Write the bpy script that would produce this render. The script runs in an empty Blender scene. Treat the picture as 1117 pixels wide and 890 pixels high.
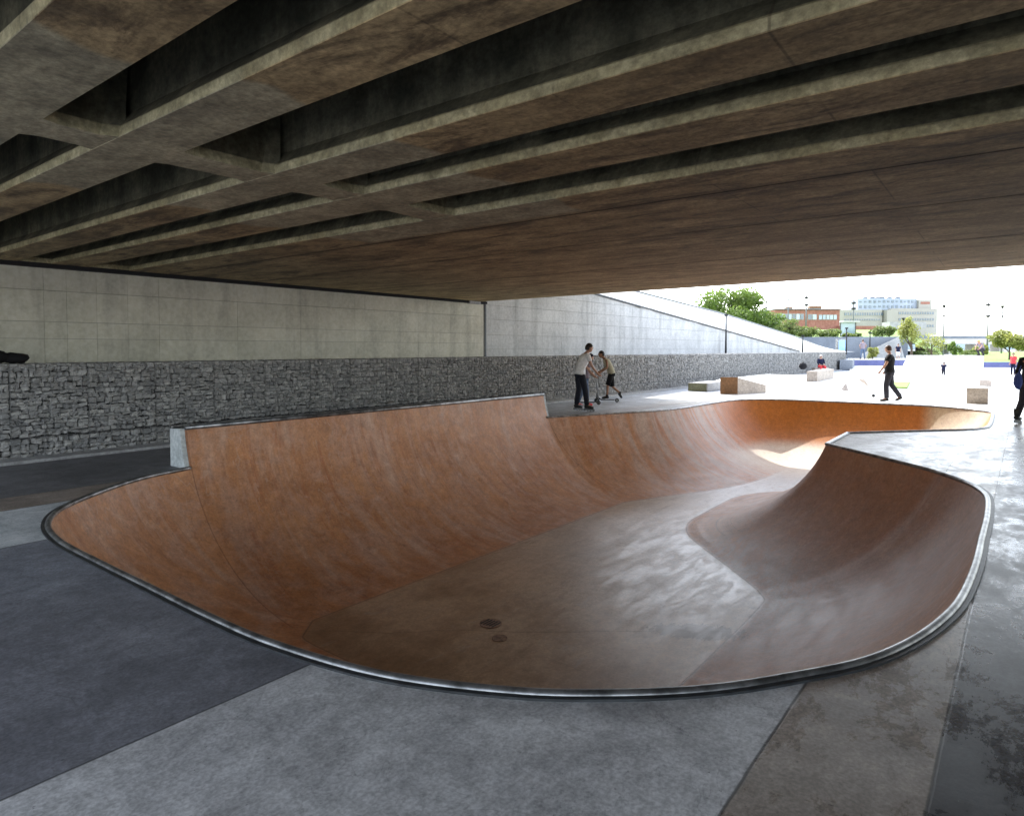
import bpy, bmesh, math, random
from mathutils import Vector, Matrix, noise
from mathutils.geometry import delaunay_2d_cdt, tessellate_polygon
random.seed(7)
R_ = math.radians
sc = bpy.context.scene
col = sc.collection
# ------------------------------------------------------------------ site grid
# world X runs along the retaining wall, world Y towards it, camera above the origin
EYE = 1.6
AZ = R_(37.949)
FW = Vector((math.cos(AZ), math.sin(AZ), 0)); RT = Vector((math.sin(AZ), -math.cos(AZ), 0))
def far(s, d, z=0.0):            # s metres to the right, d metres ahead
    v = FW * d + RT * s
    return Vector((v.x, v.y, z))
def lat(px, d): return (px - 558.5) * d / 720.0
def hz(py, d): return EYE + (381 - py) * d / 720.0
VIEW = math.atan2(RT.y, RT.x)    # heading of the 'right' axis

# ------------------------------------------------------------------ materials
def nodes(name):
    m = bpy.data.materials.new(name); m.use_nodes = True
    nt = m.node_tree; nt.nodes.clear()
    out = nt.nodes.new('ShaderNodeOutputMaterial'); b = nt.nodes.new('ShaderNodeBsdfPrincipled')
    nt.links.new(b.outputs[0], out.inputs[0])
    return m, nt, b
class N:
    def __init__(s, nt):
        s.nt = nt
        s.pos = nt.nodes.new('ShaderNodeNewGeometry').outputs['Position']
        sp = nt.nodes.new('ShaderNodeSeparateXYZ'); nt.links.new(s.pos, sp.inputs[0]); s.x, s.y, s.z = sp.outputs
    def set(s, sock, v):
        if isinstance(v, bpy.types.NodeSocket): s.nt.links.new(v, sock)
        elif isinstance(v, (tuple, list)) and len(v) == 3 and sock.type == 'RGBA': sock.default_value = (*v, 1)
        else: sock.default_value = v
    def math(s, op, a, b=0.0, c=0.0):
        n = s.nt.nodes.new('ShaderNodeMath'); n.operation = op
        s.set(n.inputs[0], a); s.set(n.inputs[1], b); s.set(n.inputs[2], c); return n.outputs[0]
    def mix(s, f, a, b, mode='MIX'):
        n = s.nt.nodes.new('ShaderNodeMix'); n.data_type = 'RGBA'; n.blend_type = mode
        s.set(n.inputs[0], f); s.set(n.inputs[6], a); s.set(n.inputs[7], b); return n.outputs[2]
    def ramp(s, v, lo, hi):
        n = s.nt.nodes.new('ShaderNodeMapRange'); n.clamp = True; n.interpolation_type = 'SMOOTHSTEP'
        s.set(n.inputs[0], v); n.inputs[1].default_value = lo; n.inputs[2].default_value = hi; return n.outputs[0]
    def lin(s, v, lo, hi, a=0.0, b=1.0):
        n = s.nt.nodes.new('ShaderNodeMapRange'); n.clamp = True
        s.set(n.inputs[0], v); n.inputs[1].default_value = lo; n.inputs[2].default_value = hi
        n.inputs[3].default_value = a; n.inputs[4].default_value = b; return n.outputs[0]
    def noise(s, scale, detail=6, stretch=(1, 1, 1), rough=0.6, off=0.0, dist=0.0):
        mp = s.nt.nodes.new('ShaderNodeMapping'); s.set(mp.inputs[0], s.pos)
        mp.inputs['Scale'].default_value = stretch; mp.inputs['Location'].default_value = (off, off * .7, off * .3)
        n = s.nt.nodes.new('ShaderNodeTexNoise'); s.nt.links.new(mp.outputs[0], n.inputs['Vector'])
        n.inputs['Scale'].default_value = scale; n.inputs['Detail'].default_value = detail
        n.inputs['Roughness'].default_value = rough; n.inputs['Distortion'].default_value = dist
        return n.outputs['Fac']
    def attr(s, name):
        n = s.nt.nodes.new('ShaderNodeAttribute'); n.attribute_name = name; return n
    def bump(s, b, h, strength=0.3, dist=0.01):
        n = s.nt.nodes.new('ShaderNodeBump'); n.inputs['Strength'].default_value = strength
        n.inputs['Distance'].default_value = dist; s.set(n.inputs['Height'], h); s.nt.links.new(n.outputs[0], b.inputs['Normal'])

def plain(name, c, rough=0.6, metal=0.0, var=0.15, scale=8.0, spec=0.4, bump=0.1):
    m, nt, b = nodes(name); n = N(nt)
    f = n.ramp(n.noise(scale, 5), .3, .7)
    n.set(b.inputs['Base Color'], n.mix(f, tuple(x * (1 - var) for x in c), tuple(min(1, x * (1 + var)) for x in c)))
    b.inputs['Roughness'].default_value = rough; b.inputs['Metallic'].default_value = metal
    b.inputs['Specular IOR Level'].default_value = spec
    if bump: n.bump(b, n.noise(scale * 6, 4), bump, .005)
    return m

def concrete(name, c1, c2, rough=0.7, sc1=0.9, stain=0.25, fine=18, bump=0.2, streak=None, spec=.4, tint=False):
    m, nt, b = nodes(name); n = N(nt)
    c = n.mix(n.ramp(n.noise(sc1, 9, rough=.65), .32, .68), c1, c2)
    c = n.mix(n.math('MULTIPLY', n.ramp(n.noise(sc1 * 3.3, 8, off=4), .5, .75), stain), c, tuple(x * .45 for x in c1))
    if streak:
        c = n.mix(n.math('MULTIPLY', n.ramp(n.noise(2.2, 6, stretch=streak, off=9), .45, .75), .45), c, tuple(x * .45 for x in c1))
    g = n.noise(fine, 8, off=2)
    c = n.mix(.18 if tint else .35, c, n.mix(n.ramp(g, .34, .66), (.22, .22, .22), (.78, .78, .78)), 'OVERLAY')
    if tint:
        c = n.mix(1.0, c, n.attr('tint').outputs['Color'], 'MULTIPLY')
    n.set(b.inputs['Base Color'], c)
    n.set(b.inputs['Roughness'], n.lin(n.noise(sc1 * 2, 6, off=7), .3, .7, rough - .12, rough + .12))
    b.inputs['Specular IOR Level'].default_value = spec
    n.bump(b, n.noise(fine * 1.7, 8, off=1), bump, .01)
    return m

M = {}
M['panel'] = concrete('cast_concrete_wall', (.56, .55, .46), (.70, .68, .58), .75, 1.1, .18, 14, .15, streak=(1.2, 1.2, .12), tint=True)
M['wing'] = concrete('pale_concrete_wall', (.47, .48, .485), (.57, .58, .58), .75, 1.0, .12, 14, .15, streak=(1.2, 1.2, .15), tint=True)
M['joint'] = plain('dark_joint', (.28, .275, .24), .9)
M['kerbc'] = concrete('kerb_concrete', (.30, .30, .30), (.40, .40, .40), .7)
M['white_conc'] = concrete('white_concrete', (.62, .62, .60), (.72, .72, .70), .6, .5, .08)
M['block'] = concrete('block_concrete', (.36, .31, .27), (.46, .40, .35), .65, 2, .2)
M['corten'] = concrete('weathered_brown_face', (.17, .085, .035), (.24, .12, .055), .6, 3, .3)
M['greenish'] = concrete('mossy_face', (.16, .16, .09), (.24, .24, .15), .7, 3, .3)
M['beam'] = None
M['steel'] = plain('worn_steel', (.22, .225, .23), .36, .8, .55, 7)
M['dsteel'] = plain('dark_steel', (.05, .055, .06), .45, .4, .3, 9)
M['pole'] = plain('grey_painted_pole', (.16, .17, .18), .5, .2)
M['dpole'] = plain('dark_painted_pole', (.02, .022, .025), .5, .2)
M['black'] = plain('black_plastic', (.012, .012, .013), .45, 0)
M['drain'] = plain('rusty_drain_iron', (.26, .165, .11), .6, .1, .4, 20)
M['wire'] = plain('galvanised_wire', (.20, .20, .20), .5, .6)

# deck: coloured concrete strips
def deck_material():
    m, nt, b = nodes('deck_concrete'); n = N(nt)
    wob = n.math('MULTIPLY', n.math('SUBTRACT', n.noise(3, 4), .5), .012)
    y = n.math('ADD', n.y, wob)
    cols = [(-99, (.040, .042, .048)), (.24, (.28, .235, .20)), (.80, (.44, .44, .445)), (2.84, (.165, .168, .188)),
            (6.48, (.50, .53, .54)), (7.96, (.24, .20, .17)), (8.65, (.15, .15, .16))]
    c = None; joint = None
    for y0, cc in cols:
        if c is None: c = n.mix(0.0, cc, cc); continue
        c = n.mix(n.math('GREATER_THAN', y, y0), c, cc)
        d = n.ramp(n.math('ABSOLUTE', n.math('SUBTRACT', y, y0)), .010, .002)
        joint = d if joint is None else n.math('MAXIMUM', joint, d)
    # soft lighter zone in the slate strip
    lz = n.math('MULTIPLY', n.ramp(n.math('ADD', n.x, n.math('MULTIPLY', n.noise(1.4, 3), .5)), .9, 1.5), n.ramp(n.y, 4.3, 5.6))
    c = n.mix(n.math('MULTIPLY', n.math('MULTIPLY', lz, n.ramp(n.y, 6.5, 6.4)), .4), c, (.24, .26, .30))
    # plaza side: sunlit glare put into a paler concrete colour
    px = n.math('ADD', n.x, n.math('MULTIPLY', n.noise(1.1, 5), 2.0))
    c = n.mix(n.math('MULTIPLY', n.ramp(px, 13.0, 17.5), .45), c, (.26, .27, .29))
    c = n.mix(n.ramp(px, 17.8, 20.3), c, (.66, .66, .64))
    c = n.mix(n.ramp(n.x, -4.0, -4.1), c, (.66, .64, .60))  # unseen ground behind the camera, made pale to bounce light under the bridge
    c = n.mix(n.math('MULTIPLY', n.ramp(px, 12.5, 16.0), n.ramp(n.y, 8.2, 9.2)), c, (.38, .41, .45))
    big = n.noise(.8, 10, rough=.62, off=3)
    blot = n.noise(2.6, 10, rough=.7, off=8, dist=.6)
    wet = n.ramp(n.noise(2.2, 12, stretch=(.8, 1.3, 1), rough=.8, off=5, dist=.3), .40, .62)
    c = n.mix(.5, c, n.mix(n.ramp(big, .3, .7), (.30, .30, .31), (.70, .70, .69)), 'OVERLAY')
    c = n.mix(.42, c, n.mix(n.ramp(blot, .30, .70), (.22, .22, .22), (.78, .78, .78)), 'OVERLAY')
    c = n.mix(.30, c, n.mix(n.ramp(n.noise(8.5, 10, rough=.75, off=33, dist=.3), .32, .68), (.25, .25, .25), (.74, .74, .74)), 'OVERLAY')
    c = n.mix(n.math('MULTIPLY', n.ramp(n.noise(1.2, 10, rough=.72, off=44, dist=.4), .56, .66), .45), c, n.mix(.6, c, (.055, .05, .05)))
    c = n.mix(n.math('MULTIPLY', n.ramp(n.noise(7.5, 12, rough=.8, off=12), .57, .70), .5), c, (.04, .038, .036))
    rs = n.ramp(n.math('ABSOLUTE', n.math('SUBTRACT', n.noise(1.05, 4, off=77, dist=.8), .5)), .0035, .0)
    c = n.mix(n.math('MULTIPLY', rs, .22), c, (.03, .03, .03))
    rust = n.ramp(n.noise(5.0, 10, off=91, rough=.75), .62, .72)
    c = n.mix(n.math('MULTIPLY', rust, .25), c, (.20, .13, .08))
    speck = n.ramp(n.noise(42, 3, off=15), .71, .78)
    c = n.mix(n.math('MULTIPLY', speck, .35), c, (.5, .5, .48))
    c = n.mix(.30, c, n.mix(n.ramp(n.noise(60, 6), .34, .66), (.2, .2, .2), (.8, .8, .8)), 'OVERLAY')
    c = n.mix(.24, c, n.mix(n.ramp(n.noise(21, 10, rough=.75, off=63), .34, .66), (.2, .2, .2), (.8, .8, .8)), 'OVERLAY')
    pits = n.ramp(n.noise(28, 4, off=81), .69, .73)
    c = n.mix(n.math('MULTIPLY', pits, .55), c, (.03, .03, .03))
    # sprayed dust / scratches
    scr = n.ramp(n.noise(3.0, 8, stretch=(.3, 5, 1), off=21, rough=.7), .66, .72)
    c = n.mix(n.math('MULTIPLY', scr, .12), c, (.5, .5, .5))
    c = n.mix(n.math('MULTIPLY', joint, .8), c, (.03, .03, .03))
    n.set(b.inputs['Base Color'], c)
    rr = n.lin(wet, 0, 1, .42, .20)
    n.set(b.inputs['Roughness'], n.mix(n.ramp(n.y, .9, 3.0), rr, (.6, .6, .6)))
    b.inputs['Specular IOR Level'].default_value = .5
    h = n.math('ADD', n.math('MULTIPLY', n.noise(1.5, 3, off=2), .22), n.math('MULTIPLY', n.noise(30, 8), .12))
    h = n.math('SUBTRACT', h, n.math('MULTIPLY', joint, .3))
    n.bump(b, h, .22, .03)
    return m
M['deck'] = deck_material()

def bowl_material():
    m, nt, b = nodes('terracotta_concrete'); n = N(nt)
    d = n.attr('lip_distance').outputs['Fac']
    al = n.attr('along').outputs['Fac']
    # trowel clouds that follow the wall
    cb = nt.nodes.new('ShaderNodeCombineXYZ'); n.set(cb.inputs[0], al); n.set(cb.inputs[1], d)
    def tn(scale, st, detail=8, off=0, dist=0.0):
        mp = nt.nodes.new('ShaderNodeMapping'); nt.links.new(cb.outputs[0], mp.inputs[0])
        mp.inputs['Scale'].default_value = st; mp.inputs['Location'].default_value = (off, off, 0)
        q = nt.nodes.new('ShaderNodeTexNoise'); nt.links.new(mp.outputs[0], q.inputs['Vector'])
        q.inputs['Scale'].default_value = scale; q.inputs['Detail'].default_value = detail
        q.inputs['Roughness'].default_value = .62; q.inputs['Distortion'].default_value = dist
        return q.outputs['Fac']
    base = n.mix(n.ramp(n.noise(.9, 10, rough=.65), .32, .68), (.40, .165, .062), (.56, .265, .12))
    base = n.mix(n.math('MULTIPLY', n.ramp(n.noise(2.3, 9, rough=.68, off=5, dist=.7), .42, .66), .6), base, (.52, .31, .22))
    streak = n.ramp(tn(1.5, (1.7, .45, 1), off=3, dist=.5), .46, .70)
    base = n.mix(n.math('MULTIPLY', streak, .7), base, (.56, .36, .26))
    base = n.mix(n.math('MULTIPLY', n.ramp(tn(2.6, (2.4, .35, 1), off=11, dist=.6), .52, .70), .45), base, (.36, .105, .03))
    base = n.mix(n.math('MULTIPLY', n.ramp(tn(4.5, (2.2, .5, 1), 10, off=17), .55, .72), .35), base, (.17, .085, .06))
    arcs = n.ramp(n.math('ABSOLUTE', n.math('SUBTRACT', tn(1.1, (1.2, .6, 1), 3, off=27, dist=1.2), .5)), .006, .0)
    base = n.mix(n.math('MULTIPLY', arcs, .3), base, (.55, .42, .34))
    base = n.mix(n.math('MULTIPLY', n.ramp(n.noise(5.2, 10, rough=.75, off=61, dist=.4), .52, .70), .4), base, (.24, .085, .035))
    base = n.mix(n.math('MULTIPLY', n.ramp(n.noise(3.7, 10, rough=.75, off=71, dist=.6), .56, .70), .4), base, (.60, .42, .33))
    # darker brown hip side
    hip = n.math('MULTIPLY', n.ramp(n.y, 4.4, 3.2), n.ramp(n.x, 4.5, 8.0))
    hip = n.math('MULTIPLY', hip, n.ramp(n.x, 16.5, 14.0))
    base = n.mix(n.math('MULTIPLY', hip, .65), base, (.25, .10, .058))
    # orange far wall
    orange = n.ramp(n.x, 16.0, 20.0)
    base = n.mix(n.math('MULTIPLY', orange, .9), base, (.50, .165, .022))
    dusty = n.math('MULTIPLY', n.ramp(n.math('ADD', n.x, n.math('MULTIPLY', n.noise(.9, 3), 2.5)), 14.0, 17.5), n.ramp(n.x, 20.2, 18.3))
    base = n.mix(n.math('MULTIPLY', n.math('MULTIPLY', dusty, n.ramp(tn(1.7, (2.0, .4, 1), 9, off=8, dist=.9), .38, .62)), .8), base, (.50, .42, .38))
    # floor: grey-brown, sheen and dust painted grey towards the far channel, dark near the camera side
    fl = n.ramp(d, 2.20, 2.34)
    fb = n.mix(n.ramp(n.noise(.7, 10, rough=.6, off=14), .35, .65), (.30, .185, .105), (.47, .33, .215))
    gx = n.ramp(n.math('ADD', n.math('ADD', n.x, n.math('MULTIPLY', n.y, -.45)), n.math('MULTIPLY', n.noise(1.1, 8, off=18), 3.5)), 5.2, 9.6)
    fb = n.mix(n.math('MULTIPLY', gx, .6), fb, (.54, .49, .43))
    fb = n.mix(n.math('MULTIPLY', n.ramp(n.x, 12.5, 15.5), .8), fb, (.46, .47, .49))
    fb = n.mix(n.math('MULTIPLY', n.ramp(n.noise(1.9, 10, stretch=(.6, 1.6, 1), off=31, rough=.7, dist=.8), .5, .7), .5), fb, (.23, .14, .085))
    fb = n.mix(n.math('MULTIPLY', n.ramp(n.noise(2.7, 10, stretch=(.7, 1.4, 1), off=35, rough=.7, dist=.8), .55, .72), .4), fb, (.42, .38, .34))
    # grey worn lower transition at the hip
    low = n.math('MULTIPLY', n.math('MULTIPLY', n.ramp(d, .9, 2.1), n.ramp(n.y, 4.9, 3.6)), n.ramp(n.x, 5.5, 8.5))
    low = n.math('MULTIPLY', low, n.ramp(n.noise(2.8, 12, stretch=(.5, 1.5, 1), off=40, rough=.8, dist=.5), .38, .6))
    base = n.mix(n.math('MULTIPLY', low, .75), base, (.33, .27, .235))
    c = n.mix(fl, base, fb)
    rim = n.math('MULTIPLY', n.math('MULTIPLY', n.ramp(d, 2.285, 2.30), n.ramp(d, 2.46, 2.31)), n.math('MULTIPLY', n.ramp(n.x, 8.3, 9.0), n.ramp(n.y, 5.6, 5.0)))
    c = n.mix(n.math('MULTIPLY', rim, .7), c, (.56, .54, .51))
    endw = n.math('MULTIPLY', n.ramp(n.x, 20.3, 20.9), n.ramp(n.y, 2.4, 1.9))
    c = n.mix(n.math('MULTIPLY', endw, .85), c, (.62, .54, .42))  # sunlit cream of the end wall painted into its colour
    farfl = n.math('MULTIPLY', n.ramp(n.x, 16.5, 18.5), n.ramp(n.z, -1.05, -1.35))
    c = n.mix(n.math('MULTIPLY', farfl, .85), c, (.74, .69, .62))  # far floor whitened so the sun patch comes out stronger
    # scraped dark patch and hairline crack
    def spot(cx, cy, ang, rx, ry):
        dx = n.math('SUBTRACT', n.x, cx); dy = n.math('SUBTRACT', n.y, cy)
        a = n.math('ADD', n.math('MULTIPLY', dx, math.cos(ang) / rx), n.math('MULTIPLY', dy, math.sin(ang) / rx))
        e = n.math('ADD', n.math('MULTIPLY', dx, -math.sin(ang) / ry), n.math('MULTIPLY', dy, math.cos(ang) / ry))
        return n.math('SQRT', n.math('ADD', n.math('MULTIPLY', a, a), n.math('MULTIPLY', e, e)))
    s1 = n.math('ADD', spot(7.12, 2.9, R_(-62), .55, .22), n.math('MULTIPLY', n.math('SUBTRACT', n.noise(9, 8, stretch=(.5, 1.3, 1), rough=.75), .5), 2.2))
    c = n.mix(n.math('MULTIPLY', n.ramp(s1, 1.1, .75), .75), c, (.075, .045, .03))
    crack = n.ramp(n.math('ABSOLUTE', n.math('ADD', n.math('SUBTRACT', n.x, n.math('MULTIPLY', n.y, -.78)), n.math('SUBTRACT', n.math('MULTIPLY', n.noise(1.3, 6), .35), 9.55))), .012, .0)
    crack = n.math('MULTIPLY', crack, n.math('MULTIPLY', fl, n.ramp(n.x, 8.2, 7.0)))
    c = n.mix(n.math('MULTIPLY', crack, .6), c, (.06, .035, .02))
    # cast joints: foot of the transitions and wall panels
    ft = n.ramp(n.math('ABSOLUTE', n.math('SUBTRACT', d, 2.27)), .016, .004)
    ft = n.math('MULTIPLY', ft, n.ramp(n.x, 17.5, 16))
    c = n.mix(n.math('MULTIPLY', ft, .55), c, (.13, .085, .06))
    pj = None
    for x0 in (4.32, 12.72):
        q = n.math('MULTIPLY', n.ramp(n.math('ABSOLUTE', n.math('SUBTRACT', n.x, x0)), .014, .003), n.ramp(n.y, 6.4, 6.7))
        pj = q if pj is None else n.math('MAXIMUM', pj, q)
    q = n.math('MULTIPLY', n.ramp(n.math('ABSOLUTE', n.math('SUBTRACT', n.y, 7.3)), .01, .003), n.ramp(n.x, 4.2, 4.0))
    c = n.mix(n.math('MULTIPLY', pj, .45), c, (.15, .06, .03))
    c = n.mix(.22, c, n.mix(n.ramp(n.noise(34, 9, off=3, rough=.7), .34, .66), (.22, .22, .22), (.78, .78, .78)), 'OVERLAY')
    c = n.mix(.20, c, n.mix(n.ramp(n.noise(13, 10, off=73, rough=.75, dist=.3), .34, .66), (.24, .24, .24), (.76, .76, .76)), 'OVERLAY')
    wl = n.ramp(n.math('ABSOLUTE', n.math('SUBTRACT', tn(.9, (1.6, .5, 1), 4, off=83, dist=2.2), .5)), .0022, .0)
    c = n.mix(n.math('MULTIPLY', wl, .4), c, (.07, .045, .035))
    c = n.mix(.3, c, n.mix(n.ramp(n.noise(6.5, 9, off=6, rough=.7), .3, .7), (.3, .3, .3), (.7, .7, .7)), 'OVERLAY')
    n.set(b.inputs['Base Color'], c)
    rg = n.lin(tn(2.4, (.5, 2.2, 1), 10, off=22, dist=.5), .35, .65, .46, .54)
    n.set(b.inputs['Roughness'], n.mix(fl, rg, n.mix(n.ramp(n.noise(3.4, 10, off=52, stretch=(.45, 1.6, 1), rough=.72, dist=.6), .38, .60), (.31, .31, .31), (.44, .44, .44))))
    b.inputs['Specular IOR Level'].default_value = .5
    h = n.math('ADD', n.math('MULTIPLY', n.noise(1.8, 3, off=2), .28), n.math('MULTIPLY', n.noise(26, 8), .10))
    h = n.math('ADD', h, n.math('MULTIPLY', tn(5, (1, .6, 1), 5, off=5), .18))
    h = n.math('SUBTRACT', h, n.math('MULTIPLY', n.math('MAXIMUM', ft, pj), .25))
    n.bump(b, h, .22, .03)
    return m
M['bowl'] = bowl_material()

def soffit_material():
    m, nt, b = nodes('stained_bridge_concrete'); n = N(nt)
    brown = n.mix(n.ramp(n.noise(1.3, 10, stretch=(1.3, .5, 1), rough=.68), .3, .7), (.19, .14, .085), (.46, .36, .235))
    brown = n.mix(n.math('MULTIPLY', n.ramp(n.noise(2.2, 10, stretch=(1.8, .5, 1), off=6, rough=.72, dist=.6), .46, .64), .85), brown, (.085, .060, .040))
    brown = n.mix(n.math('MULTIPLY', n.ramp(n.noise(3.4, 9, stretch=(.6, 1, 1), off=16, rough=.7), .55, .75), .35), brown, (.4, .34, .26))
    grey = n.mix(n.ramp(n.noise(1.8, 9, off=9), .3, .7), (.25, .235, .195), (.40, .375, .31))
    grey = n.mix(n.math('MULTIPLY', n.ramp(n.noise(3, 9, off=26, dist=.6), .5, .7), .5), grey, (.14, .13, .12))
    yy = n.math('ADD', n.y, n.math('MULTIPLY', n.math('SUBTRACT', n.noise(.55, 2, stretch=(1, .1, 1), off=3), .5), 1.8))
    g = n.math('MULTIPLY', n.ramp(yy, 3.42, 3.5), n.ramp(yy, 7.0, 6.85))
    g = n.math('MULTIPLY', g, n.ramp(n.x, 6.05, 5.9))
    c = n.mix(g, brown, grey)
    # warm bounce from the plaza painted onto the far slabs
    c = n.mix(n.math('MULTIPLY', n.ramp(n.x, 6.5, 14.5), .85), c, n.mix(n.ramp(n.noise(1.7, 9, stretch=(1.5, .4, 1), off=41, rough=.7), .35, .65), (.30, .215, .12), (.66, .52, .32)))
    # side faces above the flange: recess shade painted dark, with dirt
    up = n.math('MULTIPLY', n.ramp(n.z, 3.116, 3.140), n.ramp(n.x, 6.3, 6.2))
    shade_grime = n.mix(n.ramp(n.noise(3, 8, stretch=(1, 1, .35), off=12), .35, .7), (.08, .08, .062), (.20, .19, .15))
    c = n.mix(up, c, shade_grime)
    # flange edge: the light it catches painted in as a pale band
    lip = n.math('MULTIPLY', n.math('MULTIPLY', n.ramp(n.z, 3.054, 3.06), n.ramp(n.z, 3.140, 3.128)), n.ramp(n.x, 6.3, 6.2))
    pale = n.mix(n.ramp(n.noise(4, 8, off=30), .35, .7), (.30, .28, .19), (.50, .47, .35))
    c = n.mix(n.math('MULTIPLY', lip, .8), c, pale)
    for x0, wj in ((6.056, .026), (7.873, .012), (10.592, .016)):
        q = n.ramp(n.math('ABSOLUTE', n.math('SUBTRACT', n.x, x0)), wj, wj * .5)
        c = n.mix(n.math('MULTIPLY', q, .92), c, (.012, .010, .008))
        q = n.ramp(n.math('ABSOLUTE', n.math('SUBTRACT', n.math('ADD', n.x, n.math('MULTIPLY', n.math('SUBTRACT', n.noise(2.5, 6, off=x0), .5), .3)), x0)), .16, .0)
        c = n.mix(n.math('MULTIPLY', q, .45), c, (.07, .05, .035))
    # casting joints across the beams
    for y0 in (-3.1, .9, 2.1):
        q = n.ramp(n.math('ABSOLUTE', n.math('SUBTRACT', n.y, n.math('ADD', y0, n.math('MULTIPLY', n.x, .02)))), .012, .003)
        c = n.mix(n.math('MULTIPLY', n.math('MULTIPLY', q, .5), n.ramp(n.noise(1.5, 3, off=y0), .4, .55)), c, (.04, .03, .02))
    c = n.mix(.42, c, n.mix(n.ramp(n.noise(22, 10, rough=.7), .34, .66), (.2, .2, .2), (.8, .8, .8)), 'OVERLAY')
    c = n.mix(.5, c, n.mix(n.ramp(n.noise(7, 10, stretch=(1, .5, 1), rough=.75, off=51), .34, .66), (.24, .24, .24), (.76, .76, .76)), 'OVERLAY')
    c = n.mix(1.0, c, (.98, .95, .80), 'MULTIPLY')
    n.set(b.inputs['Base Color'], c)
    b.inputs['Roughness'].default_value = .8
    n.bump(b, n.math('ADD', n.noise(24, 8), n.math('MULTIPLY', n.noise(5, 6, off=3), 1.5)), .3, .012)
    return m
M['beam'] = soffit_material()

def stone_material():
    m, nt, b = nodes('grey_gabion_stone'); n = N(nt)
    rnd = n.attr('tint').outputs['Fac']
    c = n.mix(rnd, (.13, .135, .14), (.47, .465, .455))
    c = n.mix(n.ramp(n.noise(9, 8, off=3), .35, .7), c, n.mix(.5, c, (.44, .43, .40)))
    c = n.mix(.45, c, n.mix(n.noise(50, 7), (.2, .2, .2), (.8, .8, .8)), 'OVERLAY')
    n.set(b.inputs['Base Color'], c); b.inputs['Roughness'].default_value = .8
    n.bump(b, n.noise(45, 7), .5, .015)
    return m
M['stone'] = stone_material()
M['gap'] = plain('dark_gap_between_stones', (.018, .018, .02), .95)

def leaf_material(name, a, b_):
    m, nt, b = nodes(name); n = N(nt)
    oi = n.attr('tint').outputs['Fac']
    n.set(b.inputs['Base Color'], n.mix(oi, a, b_)); b.inputs['Roughness'].default_value = .55
    tr = nt.nodes.new('ShaderNodeBsdfTranslucent'); n.set(tr.inputs[0], n.mix(oi, tuple(x * 1.3 for x in a), tuple(x * 1.5 for x in b_)))
    mx = nt.nodes.new('ShaderNodeMixShader'); mx.inputs[0].default_value = .35
    out = [k for k in nt.nodes if k.type == 'OUTPUT_MATERIAL'][0]
    nt.links.new(b.outputs[0], mx.inputs[1]); nt.links.new(tr.outputs[0], mx.inputs[2]); nt.links.new(mx.outputs[0], out.inputs[0])
    return m
M['leaf'] = leaf_material('green_leaves', (.05, .10, .02), (.19, .27, .05))
M['leaf_y'] = leaf_material('yellow_green_leaves', (.14, .17, .035), (.34, .35, .09))
M['leaf_h'] = leaf_material('hedge_leaves', (.04, .08, .02), (.21, .26, .07))
M['bark'] = plain('bark', (.10, .075, .055), .9, 0, .3, 12)
M['grass'] = plain('grass', (.17, .27, .045), .8, 0, .3, 3)
M['skin'] = plain('skin', (.42, .24, .17), .5, 0, .08, 10, bump=0)
M['skin2'] = plain('tanned_skin', (.30, .16, .10), .5, 0, .08, 10, bump=0)
def cloth(name, c): return plain(name, c, .85, 0, .12, 14, .2, .2)
M['white_cloth'] = cloth('white_cotton', (.80, .81, .84))
M['black_cloth'] = cloth('black_cloth', (.012, .012, .014))
M['dark_jeans'] = cloth('dark_jeans', (.018, .02, .03))
M['grey_jeans'] = cloth('charcoal_jeans', (.035, .035, .045))
M['blue_jeans'] = cloth('blue_denim', (.10, .14, .22))
M['beige_cloth'] = cloth('beige_cotton', (.44, .42, .32))
M['navy'] = cloth('navy_cloth', (.012, .014, .04))
M['red_cloth'] = cloth('red_cloth', (.62, .06, .07))
M['orange_cloth'] = cloth('grey_violet_cloth', (.26, .22, .26))
M['blue_bag'] = cloth('blue_bag', (.05, .08, .28))
M['hair_black'] = plain('black_hair', (.008, .007, .006), .5)
M['hair_brown'] = plain('brown_hair', (.05, .022, .012), .5)
M['hair_grey'] = plain('white_hair', (.6, .6, .6), .6)
M['yellow'] = plain('yellow_helmet', (.6, .45, .10), .4)
M['brick'] = None
M['glass'] = plain('window_glass', (.10, .14, .18), .15, 0, .3, .3, .8, 0)
M['glass_pale'] = plain('pale_window_glass', (.34, .44, .52), .2, 0, .3, .2, .8, 0)
M['office'] = concrete('cream_facade', (.33, .315, .27), (.40, .385, .34), .7, .05, .1)
M['office_blue'] = concrete('pale_blue_cladding', (.30, .35, .42), (.38, .43, .50), .5, .05, .1)
M['viaduct'] = concrete('viaduct_concrete', (.50, .47, .44), (.58, .55, .51), .8, .1, .2)
M['dwall'] = concrete('blue_grey_wall', (.15, .17, .205), (.21, .235, .27), .75, .3, .2)
M['bluewall'] = concrete('navy_shade_wall', (.085, .10, .24), (.12, .13, .30), .6, .6, .15)  # shade on the low walls put into their colour as navy
M['poster'] = plain('pale_blue_poster', (.30, .48, .72), .4, 0, .35, .5)
def brick_material():
    m, nt, b = nodes('red_brick'); n = N(nt)
    rows = n.math('ABSOLUTE', n.math('SUBTRACT', n.math('FRACT', n.math('MULTIPLY', n.z, 4)), .5))
    c = n.mix(n.ramp(n.noise(1.2, 8), .3, .7), (.26, .10, .07), (.38, .17, .125))
    c = n.mix(n.math('MULTIPLY', n.ramp(rows, .43, .48), .35), c, (.4, .35, .32))
    n.set(b.inputs['Base Color'], c); b.inputs['Roughness'].default_value = .85
    return m
M['brick'] = brick_material()

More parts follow.
